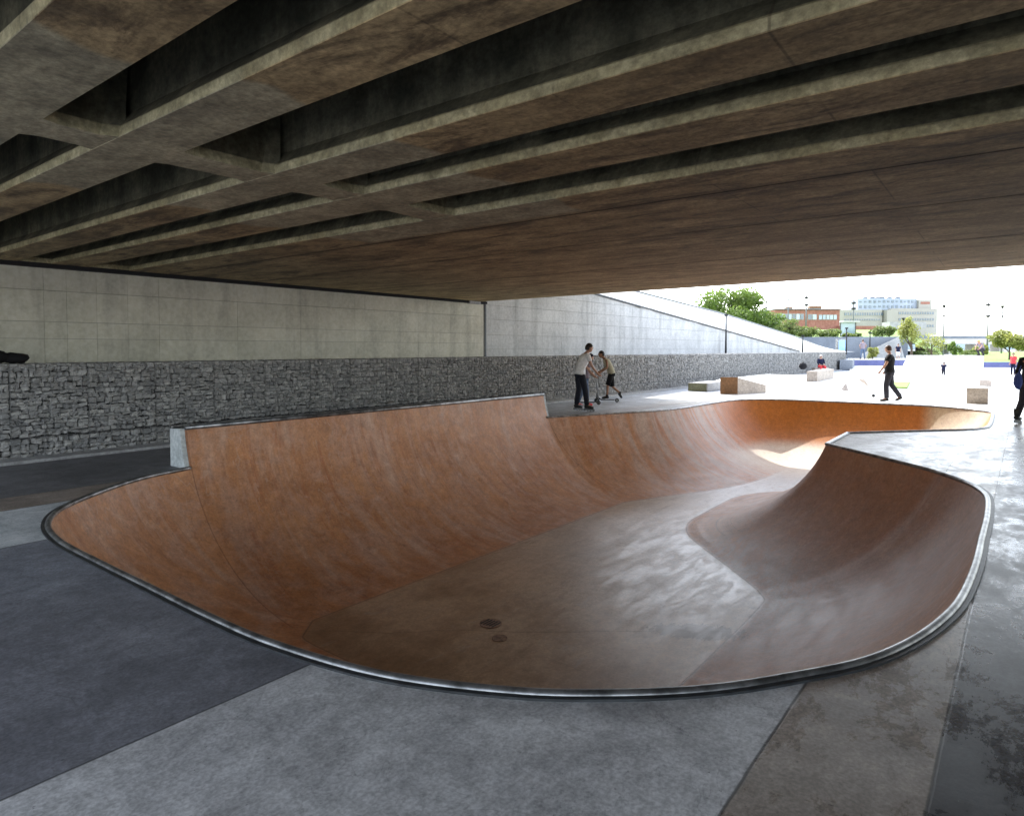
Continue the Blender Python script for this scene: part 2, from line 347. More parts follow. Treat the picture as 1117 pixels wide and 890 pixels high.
# ------------------------------------------------------------------ mesh tools
def tag(o, label=None, cat=None, group=None, kind=None):
    if label: o['label'] = label
    if cat: o['category'] = cat
    if group: o['group'] = group
    if kind: o['kind'] = kind
    return o
def empty(name, loc, rz=0.0, label=None, cat=None, group=None):
    o = bpy.data.objects.new(name, None); col.objects.link(o)
    o.location = loc; o.rotation_euler = (0, 0, rz); o.empty_display_size = .2
    return tag(o, label, cat, group)
class MB:
    def __init__(s): s.v = []; s.f = []; s.mi = []; s.t = []; s.cur = 0; s.tint = 1.0
    def face(s, idx): s.f.append(tuple(idx)); s.mi.append(s.cur); s.t.append(s.tint)
    def quad(s, pts):
        k = len(s.v); s.v += [tuple(p) for p in pts]; s.face(range(k, k + len(pts)))
    def box(s, c, d, rz=0.0, taper=1.0):
        x, y, z = [q / 2 for q in d]; k = len(s.v); cr, sr = math.cos(rz), math.sin(rz)
        for sz in (-1, 1):
            tp = taper if sz > 0 else 1
            for sx, sy in ((-1, -1), (1, -1), (1, 1), (-1, 1)):
                px, py = sx * x * tp, sy * y * tp
                s.v.append((c[0] + px * cr - py * sr, c[1] + px * sr + py * cr, c[2] + sz * z))
        for q in ((3, 2, 1, 0), (4, 5, 6, 7), (0, 1, 5, 4), (1, 2, 6, 5), (2, 3, 7, 6), (3, 0, 4, 7)): s.face([k + i for i in q])
    def prism(s, bottom, top):       # two loops of equal length, ccw from above
        k = len(s.v); n = len(bottom); s.v += [tuple(p) for p in bottom] + [tuple(p) for p in top]
        s.face([k + i for i in reversed(range(n))]); s.face([k + n + i for i in range(n)])
        for i in range(n):
            j = (i + 1) % n; s.face([k + i, k + j, k + n + j, k + n + i])
    def tube(s, pts, rad, seg=10, closed=False, caps=True):
        pts = [Vector(p) for p in pts]; n = len(pts); rings = []
        rr = rad if isinstance(rad, (list, tuple)) else [rad] * n
        pn = None
        for i, p in enumerate(pts):
            a = pts[i - 1] if (i > 0 or closed) else p; c = pts[(i + 1) % n] if (i < n - 1 or closed) else p
            t = (c - a).normalized()
            if pn is None:
                pn = Vector((0, 0, 1)) if abs(t.z) < .9 else Vector((1, 0, 0))
            u = (pn - t * pn.dot(t)).normalized(); w = t.cross(u); pn = u
            k = len(s.v)
            for j in range(seg):
                an = 2 * math.pi * j / seg; s.v.append(tuple(p + (u * math.cos(an) + w * math.sin(an)) * rr[i]))
            rings.append(k)
        m = n if closed else n - 1
        for i in range(m):
            a, b = rings[i], rings[(i + 1) % n]
            for j in range(seg):
                q = (j + 1) % seg; s.face((a + j, a + q, b + q, b + j))
        if caps and not closed:
            s.face([rings[0] + j for j in reversed(range(seg))]); s.face([rings[-1] + j for j in range(seg)])
    def ball(s, c, r, sx=1, sy=1, sz=1, seg=12, rings=8, fn=None):
        k = len(s.v)
        for i in range(rings + 1):
            th = math.pi * i / rings
            for j in range(seg):
                ph = 2 * math.pi * j / seg
                v = Vector((math.sin(th) * math.cos(ph), math.sin(th) * math.sin(ph), math.cos(th)))
                if fn: v = fn(v)
                s.v.append((c[0] + v.x * r * sx, c[1] + v.y * r * sy, c[2] + v.z * r * sz))
        for i in range(rings):
            for j in range(seg):
                q = (j + 1) % seg
                s.face((k + i * seg + j, k + (i + 1) * seg + j, k + (i + 1) * seg + q, k + i * seg + q))
    def build(s, name, mats, parent=None, smooth=False, bevel=0.0):
        me = bpy.data.meshes.new(name); me.from_pydata(s.v, [], s.f)
        if not isinstance(mats, (list, tuple)): mats = [mats]
        for m in mats: me.materials.append(m)
        me.polygons.foreach_set('material_index', s.mi)
        if any(t != 1.0 for t in s.t):
            at = me.color_attributes.new('tint', 'FLOAT_COLOR', 'CORNER')
            vals = []
            for p, t in zip(me.polygons, s.t): vals += [t, t, t, 1.0] * p.loop_total
            at.data.foreach_set('color', vals)
        if smooth: me.polygons.foreach_set('use_smooth', [True] * len(me.polygons))
        me.validate(); me.update()
        o = bpy.data.objects.new(name, me); col.objects.link(o); o.parent = parent
        if bevel:
            b = o.modifiers.new('bevel', 'BEVEL'); b.width = bevel; b.segments = 2; b.limit_method = 'ANGLE'
        return o
def children(o): return [c for c in bpy.data.objects if c.parent == o]
def copy_tree(o, parent=None):
    c = o.copy(); col.objects.link(c); c.parent = parent
    for ch in children(o): copy_tree(ch, c)
    return c

# ------------------------------------------------------------------ bowl
OUT = [(4.3, 8.85), (3.6, 8.62), (2.9, 8.15), (2.35, 7.6), (2.05, 7.0), (1.92, 6.3), (1.9, 5.5), (1.9, 4.6), (1.9, 3.8), (1.93, 3.1), (2.06, 2.4),
       (2.32, 1.81), (2.60, 1.41), (2.92, 1.07), (3.28, .80), (3.71, .56), (4.13, .4), (4.61, .29), (5.1, .23), (5.9, .2), (6.8, .2), (7.7, .2),
       (8.6, .23), (9.1, .31), (9.55, .47), (10.0, .74), (10.45, 1.09), ('s', 12.0, 2.57), ('s', 13.8, 2.6), (15.3, 1.36), (15.8, .93), (16.3, .68), (16.9, .6),
       (18.5, .6), (20.3, .65), (20.85, .8), (21.3, 1.2), (21.65, 1.82), (21.8, 2.5), (21.8, 3.6), (21.75, 5.4), (21.55, 6.2), (21.1, 6.85), (20.4, 7.2),
       (19, 7.3), (17.4, 7.32), (16.4, 7.4), (15.5, 7.65), (14.5, 8.1), (12.72, 8.85), ('s', 12.72, 8.85)]
BD, BR, RUN = 1.6, 2.45, 2.3
def dense_outline():
    P = []
    def adj(x, y): return (x + (.05 if x < 3.6 else 0), y + (.065 if y < 3.2 and x < 15 else 0))
    for p in OUT:
        if p[0] == 's': P.append((Vector(adj(*p[1:])), True))
        else: P.append((Vector(adj(*p)), False))
    P = [p for i, p in enumerate(P) if i == 0 or (p[0] - P[i - 1][0]).length > 1e-4 or p[1]]
    Q = []
    for p in P:
        if Q and (Q[-1][0] - p[0]).length < 1e-4: Q[-1] = (p[0], True)
        else: Q.append(p)
    P = Q; n = len(P); out = []
    P[0] = (P[0][0], True)
    for i in range(n):
        p1, s1 = P[i]; p2, s2 = P[(i + 1) % n]
        p0 = P[i - 1][0] if not s1 else p1 - (p2 - p1); p3 = P[(i + 2) % n][0] if not s2 else p2 + (p2 - p1)
        L = (p2 - p1).length; k = max(1, int(round(L / .07)))
        for j in range(k):
            t = j / k
            q = .5 * ((2 * p1) + (p2 - p0) * t + (2 * p0 - 5 * p1 + 4 * p2 - p3) * t * t + (3 * p1 - p0 - 3 * p2 + p3) * t ** 3)
            out.append(q)
    return out
OL = dense_outline()
NOL = len(OL)
cell = {}
for i, p in enumerate(OL): cell.setdefault((int(p.x // 1), int(p.y // 1)), []).append(i)
SEG = [(OL[i], OL[(i + 1) % NOL]) for i in range(NOL)]
ARC = [0.0]
for a, b in SEG: ARC.append(ARC[-1] + (b - a).length)
def lipdist(x, y, lim=2.5):
    best = 1e9; bi = 0; cx, cy = int(x // 1), int(y // 1)
    for ix in range(cx - 3, cx + 4):
        for iy in range(cy - 3, cy + 4):
            for i in cell.get((ix, iy), ()):
                q = OL[i]; d = (q.x - x) ** 2 + (q.y - y) ** 2
                if d < best: best = d; bi = i
    if best > 50: return 3.0, 0.0
    m = 1e9; al = 0
    for i in (bi - 1, bi):
        a, b = SEG[i % NOL]; dx, dy = b.x - a.x, b.y - a.y
        t = max(0, min(1, ((x - a.x) * dx + (y - a.y) * dy) / (dx * dx + dy * dy)))
        d = math.hypot(x - a.x - t * dx, y - a.y - t * dy)
        if d < m: m = d; al = ARC[i % NOL] + t * math.hypot(dx, dy)
    return m, al
def inside(x, y):
    c = False
    for a, b in SEG:
        if (a.y > y) != (b.y > y) and x < (b.x - a.x) * (y - a.y) / (b.y - a.y) + a.x: c = not c
    return c
def prof(d):
    s = max(0.0, RUN - d); return -BD + BR - math.sqrt(BR * BR - s * s) + .085 * s * (1 - s / RUN) * (1 if d < RUN else 0)
def make_bowl():
    pts = [Vector((p.x, p.y)) for p in OL]; meta = [(0.0, ARC[i]) for i in range(NOL)]
    # ccw orientation check
    area = sum(a.x * b.y - b.x * a.y for a, b in SEG)
    sgn = 1 if area > 0 else -1
    th0 = math.acos(1 - BD / BR); ks = 22
    ds = [RUN - BR * math.sin(th0 * (1 - k / ks)) for k in range(1, ks + 1)]
    def add(q, d0, tol=.012, lo=.02):
        if not inside(q.x, q.y): return
        d, al = lipdist(q.x, q.y)
        if d < d0 - tol: return
        pts.append(q); meta.append((d, al))
    for di, d in enumerate(ds):
        lastp = None
        for i in range(NOL):
            a = OL[i - 1]; b = OL[i]; c = OL[(i + 1) % NOL]
            t1 = (b - a).normalized(); t2 = (c - b).normalized()
            n1 = Vector((-t1.y, t1.x)) * sgn; n2 = Vector((-t2.y, t2.x)) * sgn
            ang = n1.angle(n2)
            if ang > .25:
                kk = max(2, int(ang * d / .07))
                cand = [(n1.lerp(n2, j / kk)).normalized() for j in range(kk + 1)]
            else: cand = [(n1 + n2).normalized()]
            for nn in cand:
                q = b + nn * d
                if lastp is not None and (q - lastp).length < .035: continue
                k0 = len(pts); add(q, d)
                if len(pts) > k0: lastp = q
    g = .16; x = 3.0
    while x < 21.5:
        y = 1.0
        while y < 8.5:
            q = Vector((x + random.uniform(-.02, .02), y + random.uniform(-.02, .02)))
            if inside(q.x, q.y):
                d, al = lipdist(q.x, q.y)
                if d > RUN + .04: pts.append(q); meta.append((min(d, 3.0), al))
            y += g
        x += g
    edges = [(i, (i + 1) % NOL) for i in range(NOL)]
    vs, es, fs, ov, oe, of = delaunay_2d_cdt(pts, edges, [], 1, 1e-4)
    me = bpy.data.meshes.new('skate_bowl')
    ma = [meta[o[0]] if o else (0.0, 0.0) for o in ov]
    verts = []
    for v, (d, al) in zip(vs, ma): verts.append((v.x, v.y, prof(d)))
    dists = [m_[0] for m_ in ma]; als = [m_[1] for m_ in ma]
    faces = [tuple(f) for f in fs]
    # raised extension above deck level along the back wall
    onl = sorted([i for i, v in enumerate(vs) if dists[i] == 0.0 and abs(v.y - 8.85) < .012 and 4.29 < v.x < 12.73], key=lambda i: vs[i].x)
    prev = onl
    for k in range(1, 7):
        th = th0 + (math.acos(1 - (BD + .53) / BR) - th0) * k / 6
        row = []
        for i in onl:
            row.append(len(verts)); verts.append((vs[i].x, 8.85 + BR * math.sin(th) - RUN, BR * (1 - math.cos(th)) - BD))
            dists.append(-(BR * (th - th0))); als.append(als[i])
        for a in range(len(onl) - 1): faces.append((prev[a], prev[a + 1], row[a + 1], row[a]))
        prev = row
    me.from_pydata(verts, [], faces)
    # upward normals
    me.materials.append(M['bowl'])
    at = me.attributes.new('lip_distance', 'FLOAT', 'POINT'); at.data.foreach_set('value', dists)
    at = me.attributes.new('along', 'FLOAT', 'POINT'); at.data.foreach_set('value', als)
    bm = bmesh.new(); bm.from_mesh(me); bmesh.ops.recalc_face_normals(bm, faces=bm.faces)
    up = sum(f.normal.z for f in bm.faces)
    if up < 0: bmesh.ops.reverse_faces(bm, faces=bm.faces)
    bm.to_mesh(me); bm.free()
    me.polygons.foreach_set('use_smooth', [True] * len(me.polygons)); me.update()
    o = bpy.data.objects.new('skate_bowl', me); col.objects.link(o)
    return tag(o, 'terracotta coloured concrete bowl sunk into the grey deck under the bridge', 'skate bowl')
bowl = make_bowl()

def offset_loop(pts, d):
    n = len(pts); out = []
    area = sum(pts[i].x * pts[(i + 1) % n].y - pts[(i + 1) % n].x * pts[i].y for i in range(n)); sg = 1 if area > 0 else -1
    for i in range(n):
        t1 = (pts[i] - pts[i - 1]).normalized(); t2 = (pts[(i + 1) % n] - pts[i]).normalized()
        nn = (Vector((t1.y, -t1.x)) + Vector((t2.y, -t2.x))).normalized() * sg
        out.append(pts[i] + nn * d)
    return out
# coping along the deck-level lip (interrupted by the raised wall)
lip = [p for p in OL]
i0 = [i for i, p in enumerate(lip) if (p - Vector((4.3, 8.85))).length < .001][0]
open_lip = lip[i0:] + lip[:i0]
cut = max(i for i, p in enumerate(open_lip) if (p - Vector((12.72, 8.85))).length < .08)
open_lip = open_lip[:cut + 1]
dense_open = open_lip
mb = MB()
mb.tube([(p.x, p.y, .005) for p in dense_open], .026, 12)
cop = mb.build('steel_coping', M['steel'], bowl, smooth=True)
mb = MB()
oo = offset_loop(OL, .024); o2 = offset_loop(OL, .054)
idx = [i for i in range(NOL) if not (4.31 < OL[i].x < 12.70 and abs(OL[i].y - 8.85) < .02)]
for i in range(NOL):
    j = (i + 1) % NOL
    if i in idx and j in idx and not (abs(OL[i].y - 8.85) < .02 and abs(OL[j].y - 8.85) < .02):
        a, b, c, d = oo[i], oo[j], o2[j], o2[i]
        for q in ((a, b, c, d),): mb.quad([(v.x, v.y, .012) for v in q])
        mb.quad([(d.x, d.y, .012), (c.x, c.y, .012), (c.x, c.y, -.05), (d.x, d.y, -.05)])
mb.build('coping_edge_strip', M['dsteel'], bowl)
mb = MB(); mb.tube([(4.30, 8.97, .535), (8.5, 8.97, .535), (12.72, 8.97, .535)], .031, 12)
mb.build('raised_coping', M['steel'], bowl, smooth=True)
# wall carrying the raised part
mb = MB(); mb.box(((4.30 + 12.72) / 2, 9.135, .225), (8.42, .26, .55)); 
# end cheeks following the curve
for x0, sx in ((4.285, 1), (12.735, -1)):
    prof_pts = []
    for k in range(7):
        th = math.acos(1 - BD / BR) + (math.acos(1 - (BD + .53) / BR) - math.acos(1 - BD / BR)) * k / 6
        prof_pts.append((8.85 + BR * math.sin(th) - RUN + .002, BR * (1 - math.cos(th)) - BD))
    loop = [(y, z) for y, z in prof_pts] + [(9.262, .51), (9.262, -.02)]
    a = [(x0 - .05 * sx, y, z) for y, z in loop]; c = [(x0 + .012 * sx, y, z) for y, z in loop]
    if sx < 0: a, c = c, a
    k = len(mb.v); n_ = len(loop); mb.v += a + c
    mb.face([k + i for i in range(n_)]); mb.face([k + n_ + i for i in reversed(range(n_))])
    for i in range(n_):
        j = (i + 1) % n_; mb.face([k + j, k + i, k + n_ + i, k + n_ + j])
M['cheek'] = concrete('pale_grey_block', (.42, .46, .47), (.52, .56, .57), .7, 3, .15)
mb.build('raised_wall', M['cheek'], bowl)
mb = MB(); mb.box((8.51, 9.14, .505), (8.46, .28, .05)); mb.build('raised_top_plate', M['dsteel'], bowl, bevel=.006)
for (dx, dy, r) in ((5.84, 4.87, .13), (5.60, 4.54, .085)):
    mb = MB()
    mb.tube([(dx, dy, -1.605), (dx, dy, -1.592)], r, 20)
    for k in range(5):
        mb.cur = (1 if r > .1 else 0); mb.box((dx, dy + (k - 2) * r * .32, -1.590), (r * 1.2, r * .12, .004))
    d_ = mb.build('drain_cover', [M['drain'], M['black']], bowl)

# ------------------------------------------------------------------ ground sheet with the bowl opening
def make_ground():
    big = [(-400, -700), (1500, -700), (1500, 1500), (-400, 1500)]
    near = [(-14, -12), (26, -12), (26, 11.0), (-14, 11.0)]
    pts = [Vector(p) for p in big] + [Vector((p.x, p.y)) for p in OL]
    edges = [(0, 1), (1, 2), (2, 3), (3, 0)] + [(4 + i, 4 + (i + 1) % NOL) for i in range(NOL)]
    # sprinkle a few points so that triangles stay compact
    for x in range(-12, 40, 4):
        for y in range(-12, 12, 4):
            if not inside(x, y) and lipdist(x, y)[0] > .8: pts.append(Vector((x, y)))
    vs, es, fs, ov, oe, of = delaunay_2d_cdt(pts, edges, [], 1, 1e-4)
    faces = []
    for f in fs:
        c = sum((vs[i] for i in f), Vector((0, 0))) / len(f)
        if 1.8 < c.x < 22.2 and 0 < c.y < 9 and inside(c.x, c.y): continue
        faces.append(tuple(f))
    me = bpy.data.meshes.new('ground'); me.from_pydata([(v.x, v.y, 0) for v in vs], [], faces)
    me.materials.append(M['deck']); me.validate(); me.update()
    if me.polygons[0].normal.z < 0: me.flip_normals()
    o = bpy.data.objects.new('ground', me); col.objects.link(o)
    return tag(o, 'broad strips of smooth grey and brown concrete round the bowl, running out to a white plaza', 'ground', kind='structure')
make_ground()

# ------------------------------------------------------------------ gabion wall
GY = 11.4; GTOP = 1.385
def stone(mb, c, d):
    # rounded irregular block
    mb.tint = random.choice((random.uniform(.15, .55), random.uniform(.4, 1.0)))
    n_ = 3; k = len(mb.v); idx = {}
    rot = Matrix.Rotation(random.uniform(-.18, .18), 3, 'Y') @ Matrix.Rotation(random.uniform(-.2, .2), 3, 'Z') @ Matrix.Rotation(random.uniform(-.15, .15), 3, 'X')
    ph = random.uniform(0, 100)
    def vert(i, j, l):
        key = (i, j, l)
        if key not in idx:
            p = Vector((i / n_ * 2 - 1, j / n_ * 2 - 1, l / n_ * 2 - 1))
            q = p.normalized() * (p.length * .62 + .42)
            w = noise.noise(p * 1.3 + Vector((ph, ph, 0))) * .28
            q = q * (1 + w)
            q = Vector((q.x * d[0] / 2, q.y * d[1] / 2, q.z * d[2] / 2))
            q = rot @ q
            idx[key] = len(mb.v); mb.v.append((c[0] + q.x, c[1] + q.y, c[2] + q.z))
        return idx[key]
    for a in range(n_):
        for b in range(n_):
            mb.face((vert(a, 0, b), vert(a + 1, 0, b), vert(a + 1, 0, b + 1), vert(a, 0, b + 1)))
            mb.face((vert(a, b, n_), vert(a + 1, b, n_), vert(a + 1, b + 1, n_), vert(a, b + 1, n_)))
            mb.face((vert(0, a, b), vert(0, a, b + 1), vert(0, a + 1, b + 1), vert(0, a + 1, b)))
            mb.face((vert(n_, a, b), vert(n_, a + 1, b), vert(n_, a + 1, b + 1), vert(n_, a, b + 1)))
            mb.face((vert(a, b, 0), vert(a, b + 1, 0), vert(a + 1, b + 1, 0), vert(a + 1, b, 0)))
def basket_proto(seed):
    random.seed(seed)
    e = empty('gabion_basket', (0, 0, 0))
    mb = MB(); mb.cur = 1; mb.box((.5, .30, .69), (1.0, .44, 1.36)); mb.cur = 0
    for z0, z1 in ((.012, .305), (.33, GTOP)):
        z = z0
        while z < z1 - .03:
            h = random.uniform(.040, .092)
            if z + h > z1 - .04: h = z1 - z
            x = .004
            while x < .985:
                w = random.uniform(.045, .135)
                if x + w > .94: w = .996 - x
                hh = h * random.uniform(.86, 1.12); yy = random.uniform(.0, .035)
                if h > .1 and random.random() < .35:
                    stone(mb, (x + w / 2, .075 + yy, z + h * .27), (w * .98, .16, h * .52))
                    stone(mb, (x + w / 2, .075 + random.uniform(0, .03), z + h * .76), (w * .98, .16, h * .5))
                else: stone(mb, (x + w / 2 , .075 + yy, z + h / 2 + random.uniform(-.006, .006)), (w * 1.0, .17, hh))
                x += w
            z += h
        # top course seen from above
    for i in range(9):
        for j in range(4):
            stone(mb, (.06 + i * .11, .10 + j * .12, GTOP - .03), (.12, .13, .07))
    st = mb.build('stones', [M['stone'], M['gap']], e)
    mb = MB(); r = .0022
    for i in range(11): mb.tube([(i * .1, -.012, .0), (i * .1, -.012, GTOP + .005)], r if i % 10 else .004, 4, caps=False)
    for k in range(15):
        z = min(GTOP + .005, k * .1); mb.tube([(0, -.012, z), (1, -.012, z)], r, 4, caps=False)
    mb.tube([(0, -.014, .318), (1, -.014, .318)], .005, 4, caps=False)
    for i in range(11): mb.tube([(i * .1, -.012, GTOP + .005), (i * .1, .5, GTOP + .005)], r, 4, caps=False)
    mb.build('wire_mesh', M['wire'], st)
    return e
gab = empty('gabion_wall', (-6, GY, 0), 0, 'long low wall of wire baskets filled with grey stones', 'gabion wall')
protos = [basket_proto(s) for s in (1, 2, 3, 4, 5, 6)]
random.seed(11)
last = -1
for i in range(64):
    if i < 6: o = protos[i]
    else:
        k = random.choice([q for q in range(6) if q != last]); last = k; o = copy_tree(protos[k])
    o.parent = gab; o.location = ((i * 1.0) + .0, 0, 0)
mb = MB(); mb.box((26, 11.2, .02), (66, .36, .05)); k_ = mb.build('kerb', M['kerbc'], bevel=.008)
tag(k_, 'low pale concrete kerb along the foot of the gabion wall', 'kerb', kind='structure')

# ------------------------------------------------------------------ retaining wall and wing wall
WY = 13.2
def panels(mb, xs, zs, y, topf=None, thick=.06, amp=.10, cutter=None):
    for i in range(len(xs) - 1):
        for j in range(len(zs) - 1):
            x0, x1, z0, z1 = xs[i] + .0015, xs[i + 1] - .0015, zs[j] + .0035, zs[j + 1] - .0035
            t0 = z1; t1 = z1
            if topf: t0 = min(z1, topf(x0)); t1 = min(z1, topf(x1))
            if t0 - z0 < .03 and t1 - z0 < .03: continue
            t0 = max(t0, z0 + .01); t1 = max(t1, z0 + .01)
            mb.tint = random.uniform(1 - amp, 1.0)
            k = len(mb.v); dy = random.uniform(0, .004)
            mb.v += [(x0, y - dy, z0), (x1, y - dy, z0), (x1, y - dy, t1), (x0, y - dy, t0), (x0, y + thick, z0), (x1, y + thick, z0), (x1, y + thick, t1), (x0, y + thick, t0)]
            for q in ((0, 1, 2, 3), (3, 2, 6, 7), (1, 5, 6, 2), (0, 3, 7, 4), (0, 4, 5, 1)): mb.face([k + a for a in q])
random.seed(5)
rw = empty('retaining_wall', (0, WY, 0), 0, 'cast concrete wall under the bridge behind the gabion wall, marked by formwork joints', 'wall')
mb = MB()
xs = [-9, -7.6, -6.2, -4.8, -3.4, -2.2, -.8, .2, 1.3, 2.6, 3.98, 4.32, 4.79, 5.31, 5.87, 7.47, 9.01, 10.57, 10.88, 12.73, 14.01, 15.5]
panels(mb, xs, [0, .9, 1.78, 2.07, 2.60, 2.98], 0, None)
p_ = mb.build('cast_panels', M['panel'], rw)
mb = MB(); mb.box((3.25, .12, 1.49), (24.5, .14, 2.97)); mb.build('joint_backing', M['joint'], rw)
mb = MB(); mb.box((15.575, -.01, 1.6), (.03, .05, 3.2)); mb.build('expansion_joint', M['pole'], rw)
mb = MB(); mb.box((3.1, .05, 3.02), (25, .25, .07)); mb.build('bearing_gap', M['gap'], rw)  # near-black strip stands in for the shadow line under the soffit
mb = MB(); mb.box((15.0, -.05, 3.0), (.5, .12, .08)); mb.build('bearing_ledge', M['kerbc'], rw)
def z1f(x): return 3.10 - (x - 29.85) * .0785
wing = empty('wing_wall', (0, WY, 0), 0, 'pale concrete wall beyond the bridge whose top edge slopes down along the ramp', 'wall')
mb = MB(); xs = [15.64, 15.86, 17.1, 18.65, 19.8, 22.1, 23.66, 25.2, 27.4, 29.0, 31.2, 33, 35.2, 37.5, 40, 42.5, 45, 48, 51.2]
panels(mb, xs, [0, .9, 1.6, 2.05, 2.53, 2.97, 3.4, 3.9, 4.4], 0, z1f, amp=.07)
mb.build('cast_panels', M['wing'], wing)
mb = MB(); n_ = [(15.62, 0), (51.2, 0), (51.2, z1f(51.2) - .02), (15.62, z1f(15.62) - .02)]
mb.prism([(n_[0][0], .05, 0), (n_[1][0], .05, 0), (n_[1][0], .12, 0), (n_[0][0], .12, 0)],
         [(n_[3][0], .05, n_[3][1]), (n_[2][0], .05, n_[2][1]), (n_[2][0], .12, n_[2][1]), (n_[3][0], .12, n_[3][1])])
mb.build('joint_backing', M['joint'], wing)
mb = MB(); mb.tube([(15.7, -.03, z1f(15.7) + .03), (51.2, -.03, z1f(51.2) + .03)], .045, 6); mb.build('dark_edge', M['dsteel'], wing)
# sloping white revetment above the wing wall
mb = MB()
up = [(15.62, 5.3), (24, 4.78), (35.0, 4.22), (42.2, 3.85), (58.4, 2.69), (72.9, 1.34), (80, .7)]
def z2f(x):
    for (a, za), (b, zb) in zip(up, up[1:]):
        if a <= x <= b: return za + (zb - za) * (x - a) / (b - a)
    return .7
xx = [15.7 + i * 1.6 for i in range(41)]
for a, b in zip(xx, xx[1:]):
    za, zb = max(z1f(a) + .02, 1.36), max(z1f(b) + .02, 1.36)
    if z2f(b) < zb + .02: break
    mb.quad([(a, WY + .12, za), (b, WY + .12, zb), (b, 15.5, z2f(b)), (a, 15.5, z2f(a))])
    mb.quad([(a, 15.5, z2f(a)), (b, 15.5, z2f(b)), (b, 15.75, z2f(b)), (a, 15.75, z2f(a))])
    mb.quad([(a, 15.75, z2f(a)), (b, 15.75, z2f(b)), (b, 15.75, 0), (a, 15.75, 0)])
rv = mb.build('ramp_revetment', M['white_conc'])
tag(rv, 'white concrete slope above the wing wall, tapering down to the right', 'embankment')
mb = MB(); mb.tube([(a, 15.5, z2f(a) + .03) for a in xx[:36]], .05, 6); mb.build('edge_rail', M['pole'], rv)
mb = MB(); mb.box((24, 12.55, .68), (66, 1.25, 1.36)); o = mb.build('wall_terrace', M['kerbc'])
tag(o, 'narrow ledge between the gabion wall and the concrete wall', 'terrace', kind='structure')

# ------------------------------------------------------------------ bridge
br = empty('road_bridge', (0, 0, 0), 0, 'concrete road bridge overhead with deep beams and dark recesses between them', 'bridge')
HS = 3.05; Y0, Y1 = -24.0, 13.14
starts = [1.036, 1.955, 3.15, 4.08, 5.32]; ends = [1.508, 2.386, 3.60, 4.62, 6.045]
x = 1.036; alt = True
neg = []
while x > -1.5:
    x -= 1.2 if alt else .92; alt = not alt; neg.append((x, x + .45))
bl = sorted(neg) + list(zip(starts, ends))
for (a, b) in bl:
    mb = MB()
    last_beam = b > 6
    w = .10; lp = .070
    # cross-section: bottom flange with vertical lip, sloped haunch, web, top haunch
    if last_beam: sec = [(a, HS), (b, HS), (b, HS + .95), (a + w, HS + .95), (a + w, HS + .24), (a, HS + lp)]
    else: sec = [(a, HS), (b, HS), (b, HS + lp), (b - w, HS + .2), (b - w, HS + .95), (a + w, HS + .95), (a + w, HS + .2), (a, HS + lp)]
    n_ = len(sec); segs = 26
    k = len(mb.v)
    for s_ in range(segs + 1):
        y = Y0 + (Y1 - Y0) * s_ / segs
        for (px, pz) in sec: mb.v.append((px + random.uniform(-.004, .004), y, pz))
    for s_ in range(segs):
        for i in range(n_):
            j = (i + 1) % n_; mb.face((k + s_ * n_ + i, k + s_ * n_ + j, k + (s_ + 1) * n_ + j, k + (s_ + 1) * n_ + i))
    mb.face([k + i for i in range(n_)]); mb.face([k + segs * n_ + i for i in reversed(range(n_))])
    mb.build('beam', M['beam'], br)
def ex(y): return 14.55 + .062 * y
for nm, a, b in (('slab', 6.063, 7.868), ('slab', 7.878, 10.585), ('slab', 10.60, None)):
    mb = MB(); z = HS
    if b: mb.box(((a + b) / 2, (Y0 + Y1) / 2, z + .45), (b - a, Y1 - Y0, .9))
    else: mb.prism([(a, Y0, z), (ex(Y0), Y0, z), (ex(Y1), Y1, z), (a, Y1, z)], [(a, Y0, z + .9), (ex(Y0), Y0, z + .9), (ex(Y1), Y1, z + .9), (a, Y1, z + .9)])
    mb.build(nm, M['beam'], br, bevel=.012)
# diaphragm between the beams, flush with the soffit
allb = bl
for (a, b), (c, d) in zip(allb, allb[1:]):
    mb = MB()
    h = HS - .004 if c < 6 else HS
    def cj(t): return random.uniform(-t, t)
    ya, yb = 4.98, 5.36
    mb.prism([(b - .03, ya - .06, HS + .004), (b + .10, ya + cj(.02), HS + .004), (c - .10, ya + cj(.02), HS + .004), (c + .03, ya - .06, HS + .004),
              (c + .03, yb + .06, HS + .004), (c - .10, yb + cj(.02), HS + .004), (b + .10, yb + cj(.02), HS + .004), (b - .03, yb + .06, HS + .004)],
             [(b - .12, ya + .03, HS + .9), (b + .10, ya + .05, HS + .9), (c - .10, ya + .05, HS + .9), (c + .12, ya + .05, HS + .9),
              (c + .12, yb - .05, HS + .9), (c - .10, yb - .05, HS + .9), (b + .10, yb - .05, HS + .9), (b - .12, yb - .03, HS + .9)])
    mb.build('diaphragm', M['beam'], br)
mb = MB(); mb.box((1.6, (Y0 + 22) / 2, HS + 1.06), (9.4, 22 - Y0, .22)); mb.build('deck_slab', M['beam'], br)
mb = MB()
mb.prism([(14.2, Y0, HS + .46), (ex(Y0) + .02, Y0, HS + .46), (ex(Y1) + .02, 22, HS + .46), (14.2, 22, HS + .46)],
         [(14.2, Y0, HS + 1.8), (22.95, Y0, HS + 1.8), (22.95, 22, HS + 1.8), (14.2, 22, HS + 1.8)])
mb.build('cantilever', M['beam'], br)
mb = MB(); mb.box((6.1, 13.4, HS + .57), (18.6, .56, 1.13)); mb.build('end_beam', M['beam'], br)
mb = MB(); mb.box((22.4, -1, HS + 2.0), (.25, 46, .6)); mb.build('parapet', M['kerbc'], br)
ab = MB(); ab.box((3.5, -17.5, 1.55), (26, .8, 3.1)); o = ab.build('added_abutment_wall', M['kerbc'])  # unseen wall, added to shape the light under the bridge
